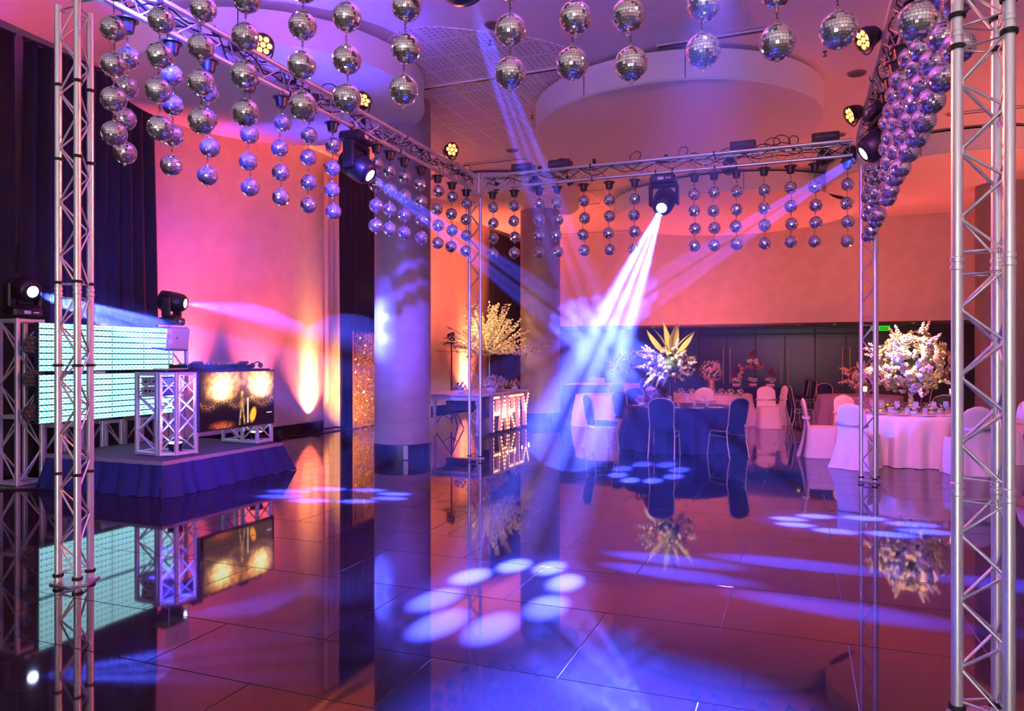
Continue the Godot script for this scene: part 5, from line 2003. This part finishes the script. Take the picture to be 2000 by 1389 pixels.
func orchid(label: String, at: Vector3, h: float, sd: int) -> void:
	var o := thing("orchid", label, "flowers", at, 0, "orchids")
	var g := RandomNumberGenerator.new()
	g.seed = sd
	var b := MB.new()
	b.lathe([Vector2(0, 0), Vector2(0.1, 0), Vector2(0.13, 0.05), Vector2(0.12, 0.1), Vector2(0, 0.1)], 14, Transform3D(), true)
	part("bowl", b.mesh(M.china), o)
	for i in 10:
		var t := TAU * i / 10
		part("flower", flower_mesh("white_petal"), o, Vector3(cos(t) * 0.1, 0.15 + g.randf() * 0.1, sin(t) * 0.1), toward(Vector3(cos(t), 0.8, sin(t)), t).scaled(Vector3.ONE * 0.14))
	for k in 3:
		var lean := Vector3(g.randfn() * 0.25, 0, g.randfn() * 0.15)
		var hh: float = h * [1.0, 0.72, 0.55][k]
		var pts := []
		for i in 8:
			var t := i / 7.0
			pts.append(Vector3(lean.x * t * t, 0.1 + hh * t * (1.0 - 0.08 * t * t), lean.z * t * t))
		b = MB.new()
		b.path(pts, 0.005, 5)
		part("stalk", b.mesh(M.stem), o)
		for i in 5:
			var p: Vector3 = pts[7] + Vector3(g.randfn() * 0.06, g.randfn() * 0.05, g.randfn() * 0.06)
			part("flower", flower_mesh(["white_petal", "pink_petal", "red_petal"][(k + sd) % 3]), o, p, toward(Vector3(g.randfn(), 0.5, 1.0 + g.randf()), g.randf() * 6).scaled(Vector3.ONE * 0.12))
	for i in 5:
		var t := TAU * i / 5
		part("leaf", leaf_mesh("leaf", 0.22, 0.03), o, Vector3(0, 0.1, 0), toward(Vector3(cos(t), 0.7, sin(t)), t))


# ------------------------------------------------------------------ rig
func build_rig() -> void:
	tower("silver truss tower at the near left, in front of the LED wall", X_L, Z_F, 32, [2.05, 2.05], [2.14, 1.55, 0.78, 3.02, 3.55])
	tower("silver truss tower at the far left, before the bar", X_L + 0.035, Z_B - 0.02, 36, [2.05, 2.05], [])
	tower("silver truss tower at the far right, by the white table", X_R + 0.06, Z_B + 0.08, 70, [2.05, 2.05], [])
	tower("big silver truss tower at the near right edge", X_R - 0.02, Z_F, 60, [0.99, 1.0, 1.0, 1.1], [2.98, 3.12])
	var yb := (BEAM_TOP + BEAM_TOP + BEAM_BOT) / 3
	beam("truss beam along the left, towards the thick column", Vector3(X_L, yb, Z_F - 0.14), Vector3(X_L, yb, Z_B + 0.14), 2.2)
	beam("truss beam across the far end of the dance floor", Vector3(X_L + 0.16, yb, Z_B), Vector3(X_R - 0.14, yb, Z_B), 1.8)
	beam("truss beam along the right, behind the dense mirror balls", Vector3(X_R, yb, Z_B + 0.14), Vector3(X_R, yb, Z_F - 0.14), 2.2)
	beam("truss beam overhead nearest the camera", Vector3(X_R - 0.14, yb, Z_F), Vector3(X_L + 0.14, yb, Z_F), 1.8)
	corner("corner block on the near left tower", Vector3(X_L, yb, Z_F))
	corner("corner block on the far left tower", Vector3(X_L + 0.02, yb, Z_B))
	corner("corner block on the far right tower", Vector3(X_R + 0.03, yb, Z_B))
	corner("corner block on the near right tower", Vector3(X_R, yb, Z_F))
	cable_run("black cables tangled along the left beam", Vector3(X_L, BEAM_TOP - 0.02, Z_F - 0.2), Vector3(X_L, BEAM_TOP - 0.02, Z_B + 0.2), 0.1, 3)
	cable_run("black cables tangled along the far beam", Vector3(X_L + 0.2, BEAM_TOP, Z_B), Vector3(X_R - 0.2, BEAM_TOP, Z_B), 0.1, 4)
	cable_run("black cables tangled along the right beam", Vector3(X_R, BEAM_TOP, Z_B + 0.2), Vector3(X_R, BEAM_TOP, Z_F - 0.2), 0.1, 5)
	var pb := [[-4.0, "near the far left tower"], [-3.4, "left of the middle"], [-0.75, "right of the bright head"], [0.3, "near the far right tower"]]
	for q in pb:
		var o := thing("power_box", "black power box in the far beam, " + q[1], "power box", Vector3(q[0], BEAM_TOP + 0.025, Z_B), 0, "power boxes in the far beam")
		part("case", boxm(Vector3(0.34, 0.12, 0.2), M.black_plastic, 0.012), o, Vector3(0, 0.06, 0))
		part("socket_strip", boxm(Vector3(0.26, 0.03, 0.012), M.grey_plastic, 0.003), o, Vector3(0, 0.06, 0.105))
	make_balls()
	rng.seed = 5
	var fx := [-4.462, -4.037, -3.663, -3.305, -2.866, -2.549, -2.156, -1.479, -1.125, -0.823, -0.461, -0.112, 0.158, 0.485]
	for i in fx.size():
		strand(Vector3(fx[i], 0, Z_F), 3.16 if fx[i] < -1.0 else 3.13, i, "nearest", "the left")
	var lz := [-4.202, -4.639, -5.045, -5.559, -6.014, -6.457, -6.876, -7.78, -8.1, -8.46, -8.915, -9.416, -9.879, -10.38]
	for i in lz.size():
		strand(Vector3(X_L, 0, lz[i]), lerpf(3.19, 3.26, i / 13.0), i, "left", "the camera")
	var bx := [-4.515, -4.153, -3.741, -3.453, -3.036, -2.645, -2.264, -1.409, -1.142, -0.839, -0.476, -0.135, 0.172, 0.565]
	for i in bx.size():
		strand(Vector3(bx[i], 0, Z_B), lerpf(3.24, 3.16, i / 13.0), i, "far", "the left")
	var rz := [-10.2, -9.75, -9.3, -8.95, -8.1, -7.7, -7.3, -6.95, -6.5, -6.1, -5.75, -5.4, -5.0, -4.55]
	for i in rz.size():
		strand(Vector3(X_R, 0, rz[i]), lerpf(3.13, 3.27, i / 13.0), i, "right", "the far end")
	# moving heads under the beams
	moving_head("moving head under the left beam, seen from its side", Vector3(X_L, BEAM_BOT - 0.03, -7.35), true, Vector3(0.43, 0, -7.79), POWER * 0.5)
	moving_head("brightest moving head under the far beam, beaming at the dance floor", Vector3(-1.84, BEAM_BOT - 0.03, Z_B), true, Vector3(-1.9, 0, -4.72), POWER)
	moving_head("moving head under the right beam among the mirror balls", Vector3(X_R, BEAM_BOT - 0.03, -8.52), true, Vector3(-5.0, 0, -7.3), POWER * 0.5)
	moving_head("dark moving head with a white mark at the top edge", Vector3(-1.82, BEAM_BOT - 0.03, Z_F), true, Vector3(-2.0, 0, -10.3), POWER * 0.55, 3.05, 1.15, true)
	moving_head("moving head under the nearest beam, over the bottom edge of the floor", Vector3(-0.29, BEAM_BOT - 0.03, Z_F + 0.24), true, Vector3(-0.72, 0, -3.05), POWER * 0.02, 0.0, 17.0)
	# amber LED cans clamped to the beams
	par_can("lit amber can above the left beam, nearest the camera", Vector3(X_L + 0.0, 4.6, -5.72), Vector3(0.85, -0.05, 0.55), true, PAR, 30)
	par_can("lit amber can above the left beam, half hidden by a mirror ball", Vector3(X_L + 0.03, 4.6, -7.4), Vector3(0.8, 0.3, 0.5), true, PAR, 30)
	par_can("lit amber can above the left beam, near the far left tower", Vector3(X_L + 0.08, 4.63, -9.66), Vector3(0.75, -0.1, 0.62), true, PAR, 30)
	par_can("lit amber can left of the right beam, nearer one", Vector3(X_R - 0.22, 4.47, -7.3), Vector3(-0.8, -0.45, 0.4), true, PAR, 34)
	par_can("lit amber can left of the right beam, farther one", Vector3(X_R - 0.2, 4.47, -9.5), Vector3(-0.85, -0.4, 0.35), true, PAR, 34)
	for k in 3:
		par_can("amber can on the far beam facing the dinner tables, %s from the left" % ORD[k], Vector3([-3.9, -0.95, 0.3][k], 4.36, Z_B - 0.22), Vector3([0.2, 0.1, 0.05][k], -0.62, -1.0), true, PAR * 0.35, 38, "amber cans facing the dinner tables", ROSE if k == 0 else HEADC)
	par_can("amber can on the far beam facing down on the white table", Vector3(0.62, 4.36, Z_B - 0.22), Vector3(0.9, -3.4, -2.2), true, PAR * 0.35, 35, "amber cans facing the dinner tables", HEADC)
	par_can("pink can on the nearest beam facing the dinner tables", Vector3(-0.5, 4.66, Z_F), Vector3(0.7, -3.9, -9.3), true, PAR * 0.7, 22, "pink can on the nearest beam", Color(0.95, 0.4, 0.9), "wash_face")
	for k in 2:
		par_can("violet can on the nearest beam facing down on the dance floor, %s one" % ["left", "right"][k], Vector3([-3.4, -0.9][k], 4.66, Z_F - 0.1), Vector3([0.15, -0.1][k], -1.0, -0.55), true, VIOLET * 1.0, 65, "violet LED cans facing the floor", Color(0.58, 0.12, 1.0), "wash_face")
	# violet cans on the nearest beam, washing the ceiling and the side wall
	var vc := "violet LED cans on the nearest beam"
	par_can("violet can on the nearest beam aimed at the ceiling, left one", Vector3(-3.9, 4.66, Z_F), Vector3(-0.35, 1.0, -0.9), true, VIOLET, 60, vc, VIO_C, "wash_face")
	par_can("violet can on the nearest beam aimed at the ceiling, middle one", Vector3(-2.0, 4.66, Z_F), Vector3(0.0, 1.0, -0.5), true, VIOLET, 60, vc, VIO_C, "wash_face")
	par_can("violet can on the nearest beam aimed at the ceiling, right one", Vector3(-0.2, 4.66, Z_F), Vector3(0.1, 1.0, -0.7), true, VIOLET * 0.7, 60, vc, VIO_C, "wash_face")
	par_can("violet can on the nearest beam aimed at the side wall", Vector3(-4.4, 4.66, Z_F), Vector3(-1.0, -0.95, -1.5), true, VIOLET * 3.2, 34, vc, Color(0.24, 0.24, 1.0), "wash_face")
	par_can("blue can on the nearest beam aimed at the thick column", Vector3(-3.0, 4.66, Z_F), Vector3(-3.0, -2.5, -6.6), true, VIOLET * 9.0, 10, vc, BLUE, "wash_face")


func _ready() -> void:
	setup_view()
	make_materials()
	build_room()
	# amber washers along the walls and columns
	uplight("lit uplight at the foot of the wall's orange stripe", Vector3(-10.08, 0, -13.75), Vector3(-0.06, 1, 0.0), AMBER_DEEP, UP * 0.6, 45, "uplight_face", "amber floor uplights", UP * 1.2)
	uplight("lit uplight at the foot of the wall behind the bar", Vector3(-10.05, 0, -22.0), Vector3(-0.06, 1, 0.05), AMBER_DEEP, UP * 0.8, 45, "uplight_face", "amber floor uplights", UP * 1.2)
	uplight("lit uplight behind the far round column", Vector3(-6.9, 0, -17.9), Vector3(-0.35, 1, -0.3), AMBER_DEEP, UP * 0.8, 45)
	uplight("lit uplight on the floor between the cream table and the lobby", Vector3(-3.6, 0, -21.6), Vector3(0.1, 1, -0.1), HEADC, UP * 0.36, 65)
	uplight("lit uplight on the floor behind the lilac table", Vector3(2.4, 0, -21.4), Vector3(0.0, 1, 0.1), HEADC, UP * 0.36, 65)
	uplight("lit uplight at the foot of the right-hand wall", Vector3(6.1, 0, -14.5), Vector3(-0.35, 1, 0.1), AMBER_DEEP, UP * 0.45, 60)
	uplight("lit uplight behind the stage, at the foot of the pink wall", Vector3(-9.72, 0, -10.0), Vector3(-0.16, 1, 0.0), ROSE, UP * 1.0, 32)
	uplight("lit uplight behind the booth, at the foot of the pink wall", Vector3(-9.72, 0, -12.0), Vector3(-0.16, 1, 0.0), ROSE, UP * 0.5, 30)
	uplight("blue uplight hidden behind the LED wall", Vector3(-9.55, 0, -7.9), Vector3(-0.3, 1, 0.0), BLUE, UP * 0.8, 22, "wash_face", "blue floor uplights")
	uplight("rose uplight by the curtain left of the frame", Vector3(-9.3, 0, -4.3), Vector3(0.02, 1, -0.12), ROSE, UP * 0.35, 32)
	for q in [[-5.5, "left"], [3.6, "right"]]:
		uplight("white uplight at the foot of the wall behind the camera, %s one" % q[1], Vector3(q[0], 0, 4.6), Vector3(0.0, 1, -0.12), Color(1.0, 0.9, 0.97), BACKUP, 60, "wash_face", "white floor uplights")
	uplight("lit uplight behind the thick column, aimed at the sequins", Vector3(-8.0, 0, -13.1), Vector3(-1.5, 0.9, -1.7), Color(1.0, 0.68, 0.36), UP * 0.5, 30)
	build_rig()
	build_stage()
	build_bar()
	build_dining()
	# warm pin spots on the centrepieces, clamped to the far beam
	for s in [[Vector3(0.35, 4.3, Z_B - 0.12), Vector3(1.5, 1.6, -13.0), "over the right-hand table", 5.0], [Vector3(-3.3, 4.3, Z_B - 0.12), Vector3(-2.15, 1.5, -13.4), "over the navy table", 4.0], [Vector3(-4.5, 4.32, Z_B - 0.12), Vector3(-6.7, 2.2, -15.6), "over the bar", 4.0]]:
		var at: Vector3 = s[0]
		var to: Vector3 = s[1]
		var o := thing("pin_spot", "small dark pin spot on the far beam aimed " + s[2], "spotlight", at, 0, "pin spots on the far beam")
		var b := MB.new()
		b.lathe([Vector2(0, -0.08), Vector2(0.035, -0.08), Vector2(0.05, 0.05), Vector2(0.045, 0.05), Vector2(0.043, 0.04)], 14, Transform3D(Basis(Vector3(1, 0, 0), -PI / 2), Vector3.ZERO))
		var hb := facing(to - at)
		part("can", b.mesh(M.black_metal), o, Vector3.ZERO, hb)
		b = MB.new()
		b.lathe([Vector2(0, 0.042), Vector2(0.043, 0.042)], 14, Transform3D(Basis(Vector3(1, 0, 0), -PI / 2), Vector3.ZERO))
		part("lens", b.mesh(M.downlight_face), o, Vector3.ZERO, hb)
		b = MB.new()
		b.tube(Vector3(0, 0, 0), Vector3(0, 0.1, 0.1), 0.008)
		part("clamp", b.mesh(M.black_metal), o)
		spot("pin_spot_beam", at + (to - at).normalized() * 0.07, to - at, Color(1.0, 0.86, 0.62), s[3] * PIN, 10, 0.7, 0.03)
	build_smoke()


func smoke(called: String, at: Vector3, size: Vector3, dir: Vector3, density: float) -> void:
	var f := FogVolume.new()
	f.name = numbered(called)
	f.shape = RenderingServer.FOG_VOLUME_SHAPE_ELLIPSOID
	f.size = size
	f.transform = Transform3D(Basis(Quaternion(Vector3.UP, dir.normalized())), at)
	var m := FogMaterial.new()
	m.density = density
	m.albedo = Color(1, 1, 1)
	f.material = m
	tag(f, SMOKE_LABEL[taken["smoke_puff"]], "smoke", "drifting stage smoke", "stuff")
	add_child(f)


const SMOKE_LABEL := ["smoke glowing below the far beam's bright head", "smoke puff lower in the bright beam", "smoke drifting above the dance floor in the beam", "smoke in the beam right of the laptop", "smoke before the sequin panel and column", "smoke in the beam from the left edge tower", "thin smoke before the buffet and far column"]

func build_smoke() -> void:
	var a := Vector3(-1.84, 3.92, Z_B)
	var b := Vector3(-1.9, 0, -4.72)
	var d := b - a
	smoke("smoke_puff", a + d * 0.16, Vector3(0.6, 2.0, 0.6), d, 0.012)
	smoke("smoke_puff", a + d * 0.36, Vector3(0.9, 1.5, 0.9), d, 0.014)
	smoke("smoke_puff", a + d * 0.62, Vector3(1.5, 2.6, 1.3), d, 0.012)
	a = Vector3(-9.26, 2.43, -8.88)
	d = Vector3(-5.95, 1.55, -10.2) - a
	smoke("smoke_puff", a + d * 0.32, Vector3(0.7, 2.4, 0.7), d, 0.06)
	smoke("smoke_puff", a + d * 0.8, Vector3(1.2, 1.6, 0.9), d, 0.06)
	a = Vector3(-9.28, 2.43, -6.5)
	d = Vector3(0.9, 0, -5.6) - a
	smoke("smoke_puff", a + d * 0.16, Vector3(0.7, 2.2, 0.7), d, 0.015)
	smoke("smoke_puff", Vector3(-4.2, 1.5, -14.5), Vector3(2.2, 2.6, 3.0), Vector3.UP, 0.025)
